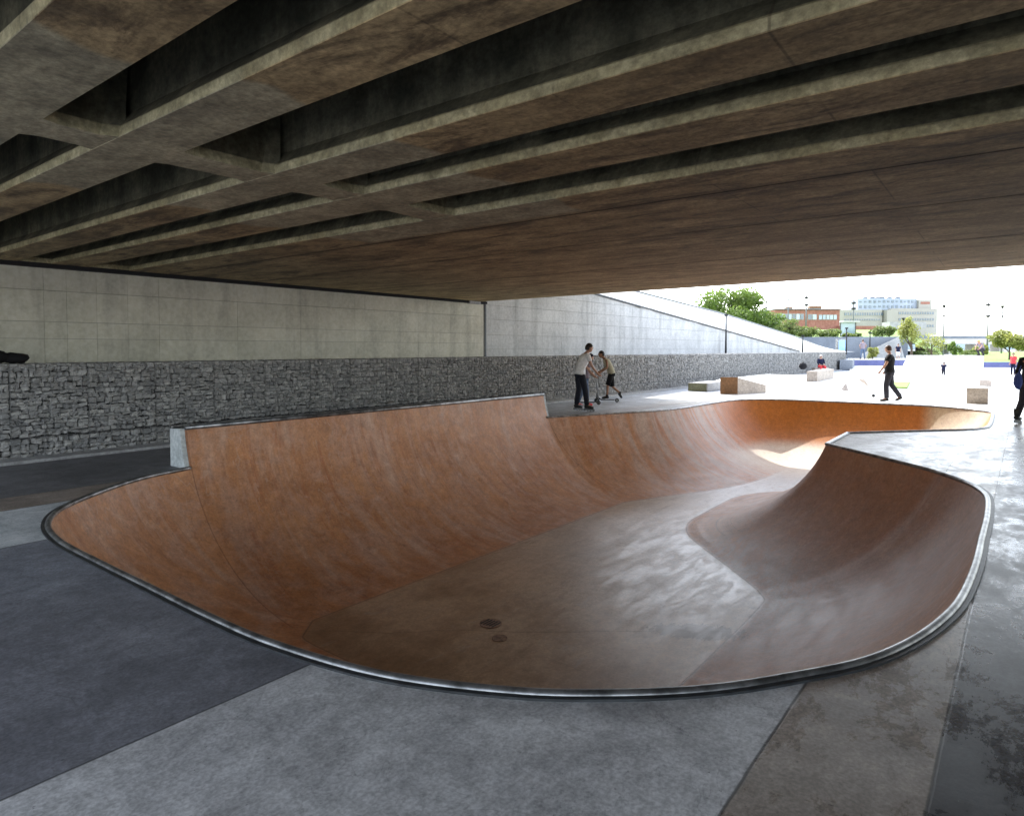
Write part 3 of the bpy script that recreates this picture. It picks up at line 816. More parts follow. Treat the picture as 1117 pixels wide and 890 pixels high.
tag(o, 'unseen grey concrete wall added opposite the gabions to shape the light under the bridge', 'wall')

# ------------------------------------------------------------------ people
def curve_tube(mb, pts, rads, seg=8): mb.tube(pts, rads, seg)
def skinned(name, verts, edges, rads, mat, parent, root=0, sub=1, extra=None):
    me = bpy.data.meshes.new('tmp'); me.from_pydata([tuple(v) for v in verts], edges, [])
    o = bpy.data.objects.new('tmp', me); col.objects.link(o)
    sk = o.modifiers.new('s', 'SKIN'); sk.use_smooth_shade = True
    for i, sv in enumerate(me.skin_vertices[0].data):
        r = rads[i]; sv.radius = r if isinstance(r, tuple) else (r, r); sv.use_root = (i == root); sv.use_loose = False
    ss = o.modifiers.new('u', 'SUBSURF'); ss.levels = sub; ss.render_levels = sub
    dg = bpy.context.evaluated_depsgraph_get(); dg.update()
    m2 = bpy.data.meshes.new_from_object(o.evaluated_get(dg), depsgraph=dg)
    bpy.data.objects.remove(o); bpy.data.meshes.remove(me)
    m2.materials.clear(); m2.materials.append(mat)
    if extra:
        bm = bmesh.new(); bm.from_mesh(m2)
        tm = bpy.data.meshes.new('t2'); tm.from_pydata(extra.v, [], extra.f); bm.from_mesh(tm); bpy.data.meshes.remove(tm)
        bm.to_mesh(m2); bm.free()
    m2.polygons.foreach_set('use_smooth', [True] * len(m2.polygons)); m2.update(); m2.name = name
    ob = bpy.data.objects.new(name, m2); col.objects.link(ob); ob.parent = parent
    return ob

def person(loc, heading, height, J, look, label, group=None):
    """J: joints for a 1.75 m figure facing +X, left is +Y. look: material names."""
    e = empty('person', loc, heading, label, 'person', group)
    k = height / 1.75
    J = {a: Vector(b) * k for a, b in J.items()}
    g = look.get('girth', 1.0) * k
    names = ['pelvis', 'waist', 'chest', 'neck', 'head', 'shl', 'ell', 'wrl', 'shr', 'elr', 'wrr', 'hl', 'kl', 'al', 'tl', 'hr', 'kr', 'ar', 'tr']
    ix = {n_: i for i, n_ in enumerate(names)}
    R = dict(pelvis=.115, waist=.105, chest=.125, neck=.052, head=.055, shl=.052, ell=.038, wrl=.026, shr=.052, elr=.038, wrr=.026,
             hl=.082, kl=.055, al=.038, tl=.03, hr=.082, kr=.055, ar=.038, tr=.03)
    E_ = [('pelvis', 'waist'), ('waist', 'chest'), ('chest', 'neck'), ('neck', 'head'), ('chest', 'shl'), ('shl', 'ell'), ('ell', 'wrl'),
          ('chest', 'shr'), ('shr', 'elr'), ('elr', 'wrr'), ('pelvis', 'hl'), ('hl', 'kl'), ('kl', 'al'), ('al', 'tl'), ('pelvis', 'hr'), ('hr', 'kr'), ('kr', 'ar'), ('ar', 'tr')]
    # head and hands merged with the body surface
    ex_ = MB(); hd = J['head']; nk = J['neck']
    ly = look.get('turn', 0.0); cr, sr = math.cos(ly), math.sin(ly)
    def headfn(v):
        x, y, z = v
        w = 1.0 - .22 * max(0, -z) ** 1.5
        x2 = x * (1.0 - .10 * max(0, -z)); y2 = y * .80 * w
        if x > .75 and -.25 < z < .25 and abs(y) < .28: x2 += .16 * (1 - abs(y) / .3) * (1 - abs(z) / .3)
        if x > .6 and -.75 < z < -.5 and abs(y) < .4: x2 += .05
        if abs(y) > .9 and -.3 < z < .25: y2 *= 1.16
        if x > .5 and .05 < z < .3 and .15 < abs(y) < .6: x2 -= .05
        return Vector((x2 * cr - y2 * sr, x2 * sr + y2 * cr, z * 1.2))
    hc = hd + Vector((.012 * cr, .012 * sr, .05)) * k
    ex_.ball(hc, .097 * k, seg=24, rings=18, fn=headfn)
    for s_, w_, e2 in ((1, 'wrl', 'ell'), (-1, 'wrr', 'elr')):
        d = (J[w_] - J[e2]).normalized(); side = Vector((0, 0, 1)).cross(d)
        side = side.normalized() if side.length > .1 else Vector((1, 0, 0))
        nrm = d.cross(side)
        p0 = J[w_]
        pal = p0 + d * .085 * k
        ex_.tube([p0 - d * .015 * k, p0 + d * .03 * k, pal], [.024 * k, .034 * k, .036 * k], 8)
        for f_ in range(4):
            o_ = side * (f_ - 1.5) * .019 * k; L = (.062, .075, .070, .055)[f_] * k
            b0 = pal + o_ * .9 - d * .012 * k
            ex_.tube([b0, b0 + d * L * .5, b0 + d * L * .8 + nrm * L * .3, b0 + d * L * .95 + nrm * L * .6], [.010 * k, .009 * k, .008 * k, .006 * k], 6)
        t0 = p0 + d * .03 * k + side * .03 * k * s_
        ex_.tube([t0, t0 + (d * .6 + side * .8 * s_) * .03 * k, t0 + (d + side * .6 * s_) * .05 * k], [.012 * k, .011 * k, .008 * k], 6)
    body = skinned('body', [J[n_] for n_ in names], [(ix[a], ix[b]) for a, b in E_], [R[n_] * g for n_ in names], M[look.get('skin', 'skin')], e, 0, 1, ex_)
    # hair / cap
    mb = MB()
    def hairfn(v):
        x, y, z = v
        lim = .12 - .75 * max(-1, min(1, -x))  # lower at the back
        zz = max(z, -.45 if x < -.1 else (.30 if x > .5 else -.05))
        return Vector(((x * 1.10 - .05) * cr - y * .90 * sr, (x * 1.10 - .05) * sr + y * .90 * cr, zz * 1.27 + .06))
    mb.ball(hc, .099 * k, seg=20, rings=14, fn=hairfn)
    if look.get('cap'):
        f_ = Vector((cr, sr, 0)) * (look['cap'])
        s2 = Vector((-sr, cr, 0))
        c0 = hc + Vector((0, 0, .045 * k)) + f_ * .085 * k
        a_ = [c0 + s2 * .07 * k, c0 + s2 * .06 * k + f_ * .06 * k, c0 + f_ * .085 * k, c0 - s2 * .06 * k + f_ * .06 * k, c0 - s2 * .07 * k]
        mb.prism([tuple(q) for q in a_], [tuple(q + Vector((0, 0, .008))) for q in a_])
    mb.build('cap' if look.get('cap') else 'hair', M[look.get('hair', 'hair_black')], e, smooth=True)
    # eyes
    for s_ in (1, -1):
        mb = MB(); v = Vector((.088, s_ * .032, .012)) * k
        mb.ball(hc + Vector((v.x * cr - v.y * sr, v.x * sr + v.y * cr, v.z)), .010 * k, seg=8, rings=6); mb.build('eye', M['hair_black'], e, smooth=True)
    # shirt
    sl = look.get('sleeve', .55)
    def lerp(a, b, t): return J[a].lerp(J[b], t)
    side = (J['shl'] - J['shr']).normalized()
    def loft(mb, secs, seg=16):
        rings = []
        for i, (c, rw, rd) in enumerate(secs):
            p0 = secs[max(0, i - 1)][0]; p1 = secs[min(len(secs) - 1, i + 1)][0]
            t = (p1 - p0).normalized(); sd = (side - t * side.dot(t)).normalized(); fd = t.cross(sd)
            rings.append(len(mb.v))
            for j in range(seg):
                an = 2 * math.pi * j / seg
                mb.v.append(tuple(c + sd * math.cos(an) * rw * g + fd * math.sin(an) * rd * g))
        for a_, b_ in zip(rings, rings[1:]):
            for j in range(seg):
                q = (j + 1) % seg; mb.face((a_ + j, a_ + q, b_ + q, b_ + j))
        mb.face([rings[0] + j for j in reversed(range(seg))]); mb.face([rings[-1] + j for j in range(seg)])
    mb = MB()
    hem = J['pelvis'] + (J['pelvis'] - J['waist']) * .30
    top_ = J['chest'].lerp(J['neck'], .5)
    loft(mb, [(hem, .178, .138), (J['pelvis'], .176, .136), (J['waist'], .160, .122), (J['waist'].lerp(J['chest'], .55), .172, .130), (J['chest'], .186, .134),
              (J['chest'].lerp(J['neck'], .3), .185, .120), (J['chest'].lerp(J['neck'], .52), .150, .098), (J['chest'].lerp(J['neck'], .72), .088, .076), (J['chest'].lerp(J['neck'], .86), .060, .060)])
    for s1, e1, w1 in (('shl', 'ell', 'wrl'), ('shr', 'elr', 'wrr')):
        inn = J[s1].lerp(top_, .35)
        if sl <= 0: mb.tube([inn, J[s1]], [.07 * g, .058 * g], 10); continue
        if sl <= 1:
            e_ = J[s1].lerp(J[e1], sl); mb.tube([inn, J[s1], J[s1].lerp(e_, .5), e_], [.075 * g, .070 * g, .064 * g, .060 * g], 12)
        else:
            e_ = J[e1].lerp(J[w1], sl - 1); mb.tube([inn, J[s1], J[s1].lerp(J[e1], .5), J[e1], e_], [.075 * g, .070 * g, .060 * g, .052 * g, .042 * g], 12)
    mb.build('shirt', M[look['top']], e, smooth=True)
    # trousers
    tl = look.get('leg', 1.0)
    mb = MB()
    dn = (J['pelvis'] - J['waist']).normalized()
    loft(mb, [(J['pelvis'].lerp(J['waist'], .5), .160, .122), (J['pelvis'], .170, .130), (J['pelvis'] + dn * .09 * k, .168, .128), (J['pelvis'] + dn * .15 * k, .12, .10)])
    for h1, k1, a1 in (('hl', 'kl', 'al'), ('hr', 'kr', 'ar')):
        st = J[h1].lerp(J['pelvis'], .25) + Vector((0, 0, .02 * k))
        if tl >= .9: mb.tube([st, J[h1].lerp(J[k1], .3), J[h1].lerp(J[k1], .7), J[k1], J[k1].lerp(J[a1], .4), J[k1].lerp(J[a1], .97)], [q * g for q in (.094, .094, .078, .070, .068, .062)], 12)
        else: mb.tube([st, J[h1].lerp(J[k1], .4), J[k1].lerp(J[a1], .10)], [q * g for q in (.094, .098, .092)], 12)
    mb.build('trousers' if tl >= .9 else 'shorts', M[look['legs']], e, smooth=True)
    # shoes or skates
    for a_, t_ in (('al', 'tl'), ('ar', 'tr')):
        A, T = J[a_], J[t_]; d = (T - A); dh = Vector((d.x, d.y, d.z * .3)).normalized()
        low = min(A.z, T.z)
        dn = look.get('tip', Vector((0, 0, -1)))
        mb = MB(); heel = A - dh * .06 * k + Vector((0, 0, -.045 * k)); toe = T + Vector((0, 0, -.002 * k)) + dh * .03 * k
        mb.tube([heel, heel.lerp(toe, .3) + Vector((0, 0, .012 * k)), heel.lerp(toe, .7), toe], [.036 * k, .046 * k, .044 * k, .030 * k], 10)
        mb.tube([A + Vector((0, 0, .05 * k)), A - Vector((0, 0, .03 * k))], [.046 * k, .045 * k], 10)
        sh = mb.build('skate' if look.get('skates') else 'shoe', M[look.get('shoes', 'black')], e, smooth=True)
        if look.get('skates'):
            mb = MB()
            mb.tube([A + Vector((0, 0, .16 * k)), A], [.062 * k, .052 * k], 10)
            mb.build('boot_cuff', M['black'], sh, smooth=True)
            for q in range(4):
                c = heel.lerp(toe, .02 + q * .32) + Vector((0, 0, -.075 * k)); s2 = Vector((-dh.y, dh.x, 0)).normalized()
                mb = MB(); mb.tube([c - s2 * .012, c + s2 * .012], .036 * k, 14); mb.build('wheel', M['pole'], sh)
            mb = MB(); mb.tube([heel + Vector((0, 0, -.05 * k)), toe + Vector((0, 0, -.045 * k))], .014 * k, 6); mb.build('wheel_frame', M['dsteel'], sh)
    return e

def std(lean=0.0, crouch=0.0):
    J = dict(pelvis=(0, 0, .95), waist=(.01, 0, 1.10), chest=(.0, 0, 1.32), neck=(.0, 0, 1.49), head=(.02, 0, 1.58),
             shl=(0, .17, 1.40), ell=(-.03, .23, 1.13), wrl=(.05, .23, .90), shr=(0, -.17, 1.40), elr=(-.03, -.23, 1.13), wrr=(.05, -.23, .90),
             hl=(0, .09, .90), kl=(.03, .10, .50), al=(-.01, .11, .09), tl=(.13, .13, .035), hr=(0, -.09, .90), kr=(.03, -.10, .50), ar=(-.01, -.11, .09), tr=(.13, -.13, .035))
    return J
HR = VIEW              # heading that faces camera-right
HL = VIEW + math.pi    # faces camera-left
HA = AZ                # faces away

# man in black on the plaza, walking to the left, seen from behind his left side
J = std()
J.update(head=(.04, 0, 1.58), ell=(.10, .23, 1.15), wrl=(.24, .22, .95), elr=(.02, -.25, 1.14), wrr=(.14, -.26, .92),
         kl=(.08, .10, .50), al=(.06, .10, .09), tl=(.21, .12, .035), kr=(-.06, -.10, .51), ar=(-.30, -.11, .15), tr=(-.20, -.12, .045))
person(tuple(far(lat(970.5, 20.3), 20.3)), VIEW + math.pi - .55, 1.72, J, dict(top='black_cloth', legs='grey_jeans', hair='hair_brown', sleeve=.6, turn=-.5, girth=1.1),
       'man in a black T-shirt and dark jeans stepping across the sunny plaza beyond the bowl')
# inline skater in white
J = std()
J.update(pelvis=(-.02, 0, .99), waist=(.0, 0, 1.14), chest=(.10, 0, 1.35), neck=(.17, 0, 1.50), head=(.22, 0, 1.57), shl=(.13, .17, 1.42), shr=(.13, -.17, 1.42),
         ell=(.20, .22, 1.17), wrl=(.36, .16, .98), elr=(.22, -.22, 1.16), wrr=(.40, -.16, .98),
         hl=(-.02, .10, .94), kl=(.0, .14, .55), al=(-.05, .17, .17), tl=(.09, .20, .115), hr=(-.02, -.10, .94), kr=(.08, -.12, .55), ar=(.12, -.14, .17), tr=(.26, -.16, .115))
person(tuple(far(lat(633.5, 17.0), 17.0)), VIEW + .25, 1.76, J, dict(top='white_cloth', legs='dark_jeans', hair='hair_black', sleeve=.5, skates=True),
       'inline skater in a white T-shirt and black trousers at the edge of the bowl')
# scooter
def scooter(loc, heading, label, group, s=1.0, steer=0.0, color='dsteel'):
    e = empty('kick_scooter', loc, heading, label, 'scooter', group)
    mb = MB(); mb.box((.02 * s, 0, .085 * s), (.46 * s, .11 * s, .018)); mb.box((.02 * s, 0, .072 * s), (.40 * s, .07 * s, .02))
    mb.build('deck', M[color], e, bevel=.004)
    mb = MB(); mb.tube([(.24 * s, 0, .09 * s), (.30 * s, 0, .16 * s), (.325 * s, 0, .20 * s)], .022 * s, 8); mb.build('neck', M[color], e, smooth=True)
    mb = MB(); mb.tube([(.345 * s, 0, .12 * s), (.27 * s, 0, .80 * s)], .017 * s, 8); mb.build('stem', M['steel'], e, smooth=True)
    mb = MB(); mb.tube([(.27 * s, -.22 * s, .81 * s), (.27 * s, .22 * s, .81 * s)], .014 * s, 8); hb = mb.build('handlebar', M['steel'], e, smooth=True)
    for q in (-1, 1):
        mb = MB(); mb.tube([(.27 * s, q * .14 * s, .81 * s), (.27 * s, q * .235 * s, .81 * s)], .019 * s, 8); mb.build('grip', M['black'], hb, smooth=True)
    mb = MB()
    for q in (-1, 1): mb.box((.35 * s, q * .028 * s, .10 * s), (.03, .008, .13 * s))
    mb.build('fork', M[color], e)
    for x_ in (.355, -.27):
        mb = MB(); c = Vector((x_ * s, 0, .062 * s)); ring = [c + Vector((math.cos(t) * .048 * s, 0, math.sin(t) * .048 * s)) for t in [i * math.pi / 10 for i in range(20)]]
        mb.tube(ring, .014 * s, 8, closed=True); w = mb.build('wheel', M['black'], e, smooth=True)
        mb = MB(); mb.tube([c - Vector((0, .012, 0)), c + Vector((0, .012, 0))], .034 * s, 14); mb.build('rim', M['steel'], w)
    return e
D_ = 19.9
loc = far(lat(663.5, D_), D_)
scooter(tuple(loc), HL, 'scooter ridden by the boy in the beige vest', 'kick scooters by the bowl', 1.0)
J = std()
# rider on deck: left side is towards camera-left axis... faces left, rear leg pushing back
J.update(pelvis=(-.10, 0, 1.0), waist=(-.06, 0, 1.14), chest=(.05, 0, 1.34), neck=(.14, 0, 1.48), head=(.22, 0, 1.55), shl=(.08, .15, 1.40), shr=(.08, -.15, 1.40),
         ell=(.06, .22, 1.16), wrl=(.26, .19, 1.02), elr=(.06, -.22, 1.16), wrr=(.26, -.19, 1.02),
         hl=(-.10, .09, .95), kl=(.02, .08, .62), al=(.04, .05, .21), tl=(.18, .05, .155), hr=(-.12, -.09, .95), kr=(-.12, -.12, .56), ar=(-.42, -.16, .30), tr=(-.47, -.17, .16))
person(tuple(loc), HL, 1.58, J, dict(top='beige_cloth', legs='black_cloth', hair='hair_black', sleeve=0, leg=.5, skin='skin2', girth=.95),
       'boy in a beige sleeveless top and black shorts pushing off on a scooter')
D_ = 18.6; loc = far(lat(638.5, D_), D_)
J = std()
J.update(chest=(.06, 0, 1.31), neck=(.12, 0, 1.46), head=(.16, 0, 1.53), shl=(.08, .17, 1.38), shr=(.08, -.17, 1.38), ell=(.10, .24, 1.12), wrl=(.28, .18, .98), elr=(.10, -.24, 1.12), wrr=(.28, -.18, .98),
         kl=(.06, .10, .50), al=(.08, .10, .09), tl=(.22, .12, .035), kr=(-.10, -.11, .52), ar=(-.26, -.12, .12), tr=(-.13, -.13, .04))
person(tuple(loc), HR, 1.52, J, dict(top='orange_cloth', legs='blue_jeans', hair='navy', cap=1, sleeve=.5, shoes='red_cloth'),
       'youth in a dark cap and blue jeans half hidden behind the skater in white')
scooter(tuple(far(lat(640.0, D_ + .35), D_ + .35)), HR + .1, 'scooter held beside the youth in the dark cap, behind the inline skater', 'kick scooters by the bowl', 1.0)
# man at the right edge
J = std()
J.update(chest=(.05, 0, 1.31), neck=(.12, 0, 1.46), head=(.17, 0, 1.54), ell=(-.02, .25, 1.12), wrl=(.12, .26, .92), kl=(-.05, .11, .50), al=(-.18, .13, .17), tl=(-.05, .15, .11),
         kr=(.12, -.10, .54), ar=(.14, -.11, .17), tr=(.28, -.12, .11))
person(tuple(far(lat(1124, 14.1), 14.1)), VIEW + .3, 1.72, J, dict(top='black_cloth', legs='grey_jeans', hair='hair_black', sleeve=1.8, skates=True),
       'skater in dark clothes half cut off at the right edge of the picture')
bg = MB(); p_ = far(lat(1111, 13.95), 13.95, .93)
bg.ball(p_, .13, .8, .6, 1.4, 14, 10, fn=lambda v: v * (1 + .12 * noise.noise(v * 2)))
bg.tube([p_ + Vector((0, 0, .15)), far(lat(1114, 13.95), 13.95, 1.25)], .012, 6)
o = bg.build('bag', M['blue_bag'], smooth=True); tag(o, 'blue bag carried at the hip of the skater at the right edge', 'bag')
# people further out
D_ = 57.0
J = std(); J.update(ell=(.0, .30, 1.18), wrl=(.06, .20, 1.0), elr=(.0, -.30, 1.18), wrr=(.06, -.20, 1.0), kl=(.02, .14, .5), al=(0, .18, .09), tl=(.13, .2, .035), kr=(.02, -.14, .5), ar=(0, -.18, .09), tr=(.13, -.2, .035))
person(tuple(far(lat(941, D_ + .6), D_ + .6, .74)), HA, 1.72, J, dict(top='orange_cloth', legs='blue_jeans', hair='hair_brown', sleeve=.5), 'person standing on the raised platform above the navy wall')
D_ = 60.0
person(tuple(far(lat(979.5, D_), D_, .60)), HA + 2.6, 1.5, std(), dict(top='navy', legs='white_cloth', hair='hair_brown', sleeve=.5, leg=.5), 'person in a navy top and white shorts behind the man in black')
D_ = 41.0
person(tuple(far(lat(1105.5, D_), D_)), HL + .4, 1.38, std(), dict(top='red_cloth', legs='navy', hair='hair_brown', sleeve=.5), 'child in a red top walking across the plaza before the low navy wall')
J = std(); J.update(pelvis=(0, 0, .50), waist=(.05, 0, .64), chest=(.16, 0, .80), neck=(.26, 0, .90), head=(.33, 0, .96), shl=(.20, .17, .88), shr=(.20, -.17, .88), ell=(.34, .22, .68), wrl=(.45, .15, .52), elr=(.34, -.22, .68), wrr=(.45, -.15, .52),
                   hl=(0, .10, .48), kl=(.28, .16, .46), al=(.05, .16, .09), tl=(.19, .18, .035), hr=(0, -.10, .48), kr=(.28, -.16, .46), ar=(.05, -.16, .09), tr=(.19, -.18, .035))
D_ = 40.6
person(tuple(far(lat(1071, D_), D_, 1.19)), HL + .3, 1.5, J, dict(top='orange_cloth', legs='grey_jeans', hair='yellow', cap=1, sleeve=.5), 'crouching rider in a yellow cap on the top edge of the white bank')
J = std(); J.update(pelvis=(0, 0, .56), waist=(.02, 0, .70), chest=(.03, 0, .92), neck=(.04, 0, 1.08), head=(.06, 0, 1.15), shl=(.03, .17, 1.0), shr=(.03, -.17, 1.0), ell=(.10, .22, .76), wrl=(.26, .12, .66), elr=(.10, -.22, .76), wrr=(.26, -.12, .66),
                   hl=(.02, .10, .54), kl=(.42, .12, .54), al=(.44, .12, .11), tl=(.58, .12, .04), hr=(.02, -.10, .54), kr=(.42, -.14, .52), ar=(.40, -.14, .11), tr=(.54, -.14, .04))
D_ = 43.0
person(tuple(far(lat(895, D_), D_, -.04)), AZ + math.pi, 1.7, J, dict(top='navy', legs='red_cloth', hair='hair_grey', sleeve=1.5), 'seated person with white hair, navy top and red trousers by the gabion wall')
mb = MB(); p_ = far(lat(895, D_ + .1), D_ + .1); mb.box((p_.x, p_.y, .20), (.9, .5, .40), VIEW); o = mb.build('seat_block', M['block'], bevel=.02)
tag(o, 'low concrete block under the seated person in red trousers', 'block')
J = std(); J.update(chest=(.10, 0, 1.30), neck=(.18, 0, 1.45), head=(.26, 0, 1.52), shl=(.12, .17, 1.38), shr=(.12, -.17, 1.38), ell=(.0, .24, 1.14), wrl=(.16, .22, .96), elr=(.2, -.24, 1.2), wrr=(.36, -.2, 1.1),
                   kl=(.10, .1, .52), al=(.22, .1, .09), tl=(.36, .1, .035), kr=(-.12, -.1, .55), ar=(-.42, -.1, .20), tr=(-.36, -.1, .08))
D_ = 33.0
person(tuple(far(lat(1029.5, D_), D_, .12)), VIEW + .9, .86, J, dict(top='navy', legs='grey_jeans', hair='hair_brown', sleeve=.6), 'toddler in dark clothes running on the white bank')

# skateboard-sized ball left on the plaza
p_ = far(lat(953.5, 22.0), 22.0, .055); mb = MB(); mb.ball(p_, .055, seg=14, rings=10); o = mb.build('ball', M['dpole'], smooth=True)
tag(o, 'small dark ball lying on the plaza left of the man in black', 'ball')
# bag on the gabions
mb = MB()
mb.ball((2.75, 11.62, GTOP + .10), .2, 1.9, .9, .55, 20, 12, fn=lambda v: v * (1 + .22 * noise.noise(v * 2.5)))
mb.ball((3.12, 11.58, GTOP + .085), .12, 1.5, .9, .65, 16, 10, fn=lambda v: v * (1 + .25 * noise.noise(v * 3 + Vector((4, 4, 4)))))
mb.tube([(2.5, 11.45, GTOP + .16), (2.7, 11.40, GTOP + .24), (2.95, 11.45, GTOP + .17)], .015, 6)
o = mb.build('sports_bag', M['black_cloth'], smooth=True); tag(o, 'black sports bag lying on top of the gabion wall', 'bag')
p_ = far(lat(876, 36), 36, .5)
mb = MB(); mb.ball((p_.x, p_.y, .68), .22, 1.3, .9, .85, 16, 10, fn=lambda v: v * (1 + .2 * noise.noise(v * 2.5)))
mb.tube([(p_.x - .1, p_.y, .82), (p_.x, p_.y, .93), (p_.x + .1, p_.y, .82)], .015, 6)
o = mb.build('rucksack', M['black_cloth'], smooth=True); tag(o, 'black rucksack dropped beside the concrete ledge near the gabions', 'bag')

# ------------------------------------------------------------------ plaza obstacles
def frust(name, base, top, z0, z1, mat, label, cat, parent=None, bev=.015):
    mb = MB()
    a = [(p[0], p[1], z0) for p in base]; b = [(p[0], p[1], z1) if len(p) == 2 else tuple(p) for p in top]
    area = sum(a[i][0] * a[(i + 1) % len(a)][1] - a[(i + 1) % len(a)][0] * a[i][1] for i in range(len(a)))
    if area < 0: a.reverse(); b.reverse()
    mb.prism(a, b); o = mb.build(name, mat, parent, bevel=bev)
    if label: tag(o, label, cat)
    return o
def quadbase(p, q, w):          # footprint from front-left p to front-right q, extruded away by vector w
    return [p, q, (q[0] + w[0], q[1] + w[1]), (p[0] + w[0], p[1] + w[1])]
# box A
e = empty('concrete_bench', (24.9, 10.0, 0), 0, 'low grey concrete bench block with a mossy end beside the gabion wall', 'bench')
mb = MB(); mb.box((.2, -.15, .16), (2.0, .78, .32)); mb.build('block', M['kerbc'], e, bevel=.02)
mb = MB(); mb.box((-.815, -.15, .155), (.03, .70, .28)); mb.build('mossy_end', M['greenish'], e)
# box B: wedge ledge with a brown front
e = empty('wedge_ledge', (0, 0, 0), 0, 'tapering concrete ledge with a weathered brown front at the far lip of the bowl', 'skate ledge')
fl, fr = (23.1, 8.60), (23.45, 8.10); bl_, br_ = (25.1, 8.45), (24.9, 7.55)
a0 = [(*fl, 0), (*fr, 0), (*br_, 0), (*bl_, 0)]; t0 = [(*fl, .60), (*fr, .60), (*br_, .28), (*bl_, .30)]
mb = MB(); mb.prism(a0, t0); mb.build('body', M['block'], e, bevel=.01)
d_ = (Vector(fr) - Vector(fl)); nx = Vector((d_.y, -d_.x)).normalized() * -.0; nf = Vector((-abs(d_.y), -abs(d_.x))).normalized() * .012
mb = MB(); A = Vector(fl) + nf; B = Vector(fr) + nf
mb.prism([(A.x, A.y, .004), (B.x, B.y, .004), (fr[0], fr[1], .004), (fl[0], fl[1], .004)], [(A.x, A.y, .606), (B.x, B.y, .606), (fr[0], fr[1], .606), (fl[0], fl[1], .606)])
mb.build('brown_front', M['corten'], e)
# raised pad
base = [(22.6, 8.0 + 2.2), (24.9, 10.85), (36.5, 10.85), (37.5, 4.6), (26.0, 3.9)]
def rp(cx, cy, k_, base): return [(cx + (x_ - cx) * k_, cy + (y_ - cy) * k_) for x_, y_ in base]
base = [(24.95, 9.0), (26.4, 10.85), (35.0, 10.85), (34.6, 5.6), (25.6, 5.4)]
top_ = [(27.1, 8.9), (27.6, 10.3), (34.2, 10.4), (33.9, 6.4), (27.2, 6.3)]
frust('raised_pad', base, top_, 0, .34, M['white_conc'], 'white concrete raised pad with sloping banks in front of the gabion wall', 'skate pad', bev=.05)
# box C on the pad
e = empty('concrete_ledge', (0, 0, .34), 0, 'long beige concrete ledge on top of the raised pad', 'skate ledge')
mb = MB(); f0 = (27.30, 6.75); f1 = (27.58, 6.42)
mb.prism([(*f0, -.04), (*f1, -.04), (31.3, 6.62, -.04), (31.3, 7.05, -.04)], [(*f0, .40), (*f1, .40), (31.3, 6.62, .40), (31.3, 7.05, .40)])
mb.build('body', M['block'], e, bevel=.012)
# wedge and small pyramid on the pad slope
D0 = 26.5
def P2(px, d): v = far(lat(px, d), d); return (v.x, v.y)
def wedge(pxs, d, ys, mat, name, label, cat, depth=1.2):
    # kicker: low on the left, high on the right
    l, r = pxs; zl = max(.0, hz(ys[0], d)); 
    a = [P2(l, d), P2(r, d), P2(r + 3, d + depth), P2(l, d + depth)]
    mb = MB(); zt = ys[1]; zb = ys[0]
    mb.prism([(*a[0], zb), (*a[1], zb), (*a[2], zb), (*a[3], zb)], [(*a[0], zb + .03), (*a[1], zt), (*a[2], zt), (*a[3], zb + .03)])
    o = mb.build(name, mat, bevel=.01); return tag(o, label, cat)
mb = MB(); c = far(lat(921, 25.5), 25.5)
for k in range(1):
    b_ = [P2(916.5, 25.2), P2(925.5, 25.2), P2(926.5, 26.0), P2(918, 26.2)]
    t_ = far(lat(923.5, 25.5), 25.5)
    mb.prism([(*q, 0) for q in b_], [(t_.x + (q[0] - t_.x) * .05, t_.y + (q[1] - t_.y) * .05, .30) for q in b_])
o = mb.build('small_pyramid', M['block']); tag(o, 'small grey concrete pyramid standing on the white plaza', 'skate obstacle')
mb = MB(); d = 31.5
a = [(*P2(917, 35), .0), (*P2(948, 29.0), .0), (*P2(950, 31), .0), (*P2(925, 37), .0)]
t = [(*P2(917, 35), .02), (*P2(942, 29.3), .30), (*P2(943, 31), .34), (*P2(925, 37), .05)]
mb.prism(a, t); o = mb.build('kicker_ramp', M['block'], bevel=.01); tag(o, 'long grey wedge shaped kicker ramp on the plaza left of the man in black', 'skate ramp')
# central bank
L0, L1, H0, H1 = 992, 1073, 1004, 1071
b_ = [P2(975, 31), P2(1070, 31.5), P2(1073, 44), P2(985, 44)]
t_ = [P2(990, 37.5), P2(1072, 37.5), P2(1073, 43), P2(989, 43)]
bank = frust('white_bank', b_, t_, 0, 1.20, M['white_conc'], 'large white concrete bank with a flat top in the middle of the plaza', 'skate bank', bev=.03)
mb = MB()
def slope_pt(px, t, off=.02):
    # point on the front slope (t 0 bottom .. 1 top)
    A = Vector((*P2(px, 31 + 6.5 * t), 1.2 * t + off)); return A
mb.quad([slope_pt(1010, .62), slope_pt(1040, .62), slope_pt(1040, .97), slope_pt(1010, .97)])
mb.build('grey_patch', M['kerbc'], bank)
# grass square
mb = MB(); q = [P2(977, 31.0), P2(991, 30.0), P2(995, 36.5), P2(979, 37.5)]
q = [P2(974, 27.2), P2(990, 26.6), P2(994, 32.5), P2(976, 33)]
mb.prism([(*v, 0.0) for v in q], [(*v, .06) for v in q]); o = mb.build('grass_patch', M['grass']); tag(o, 'square patch of bright grass set into the plaza behind the man in black', 'grass', kind='structure')
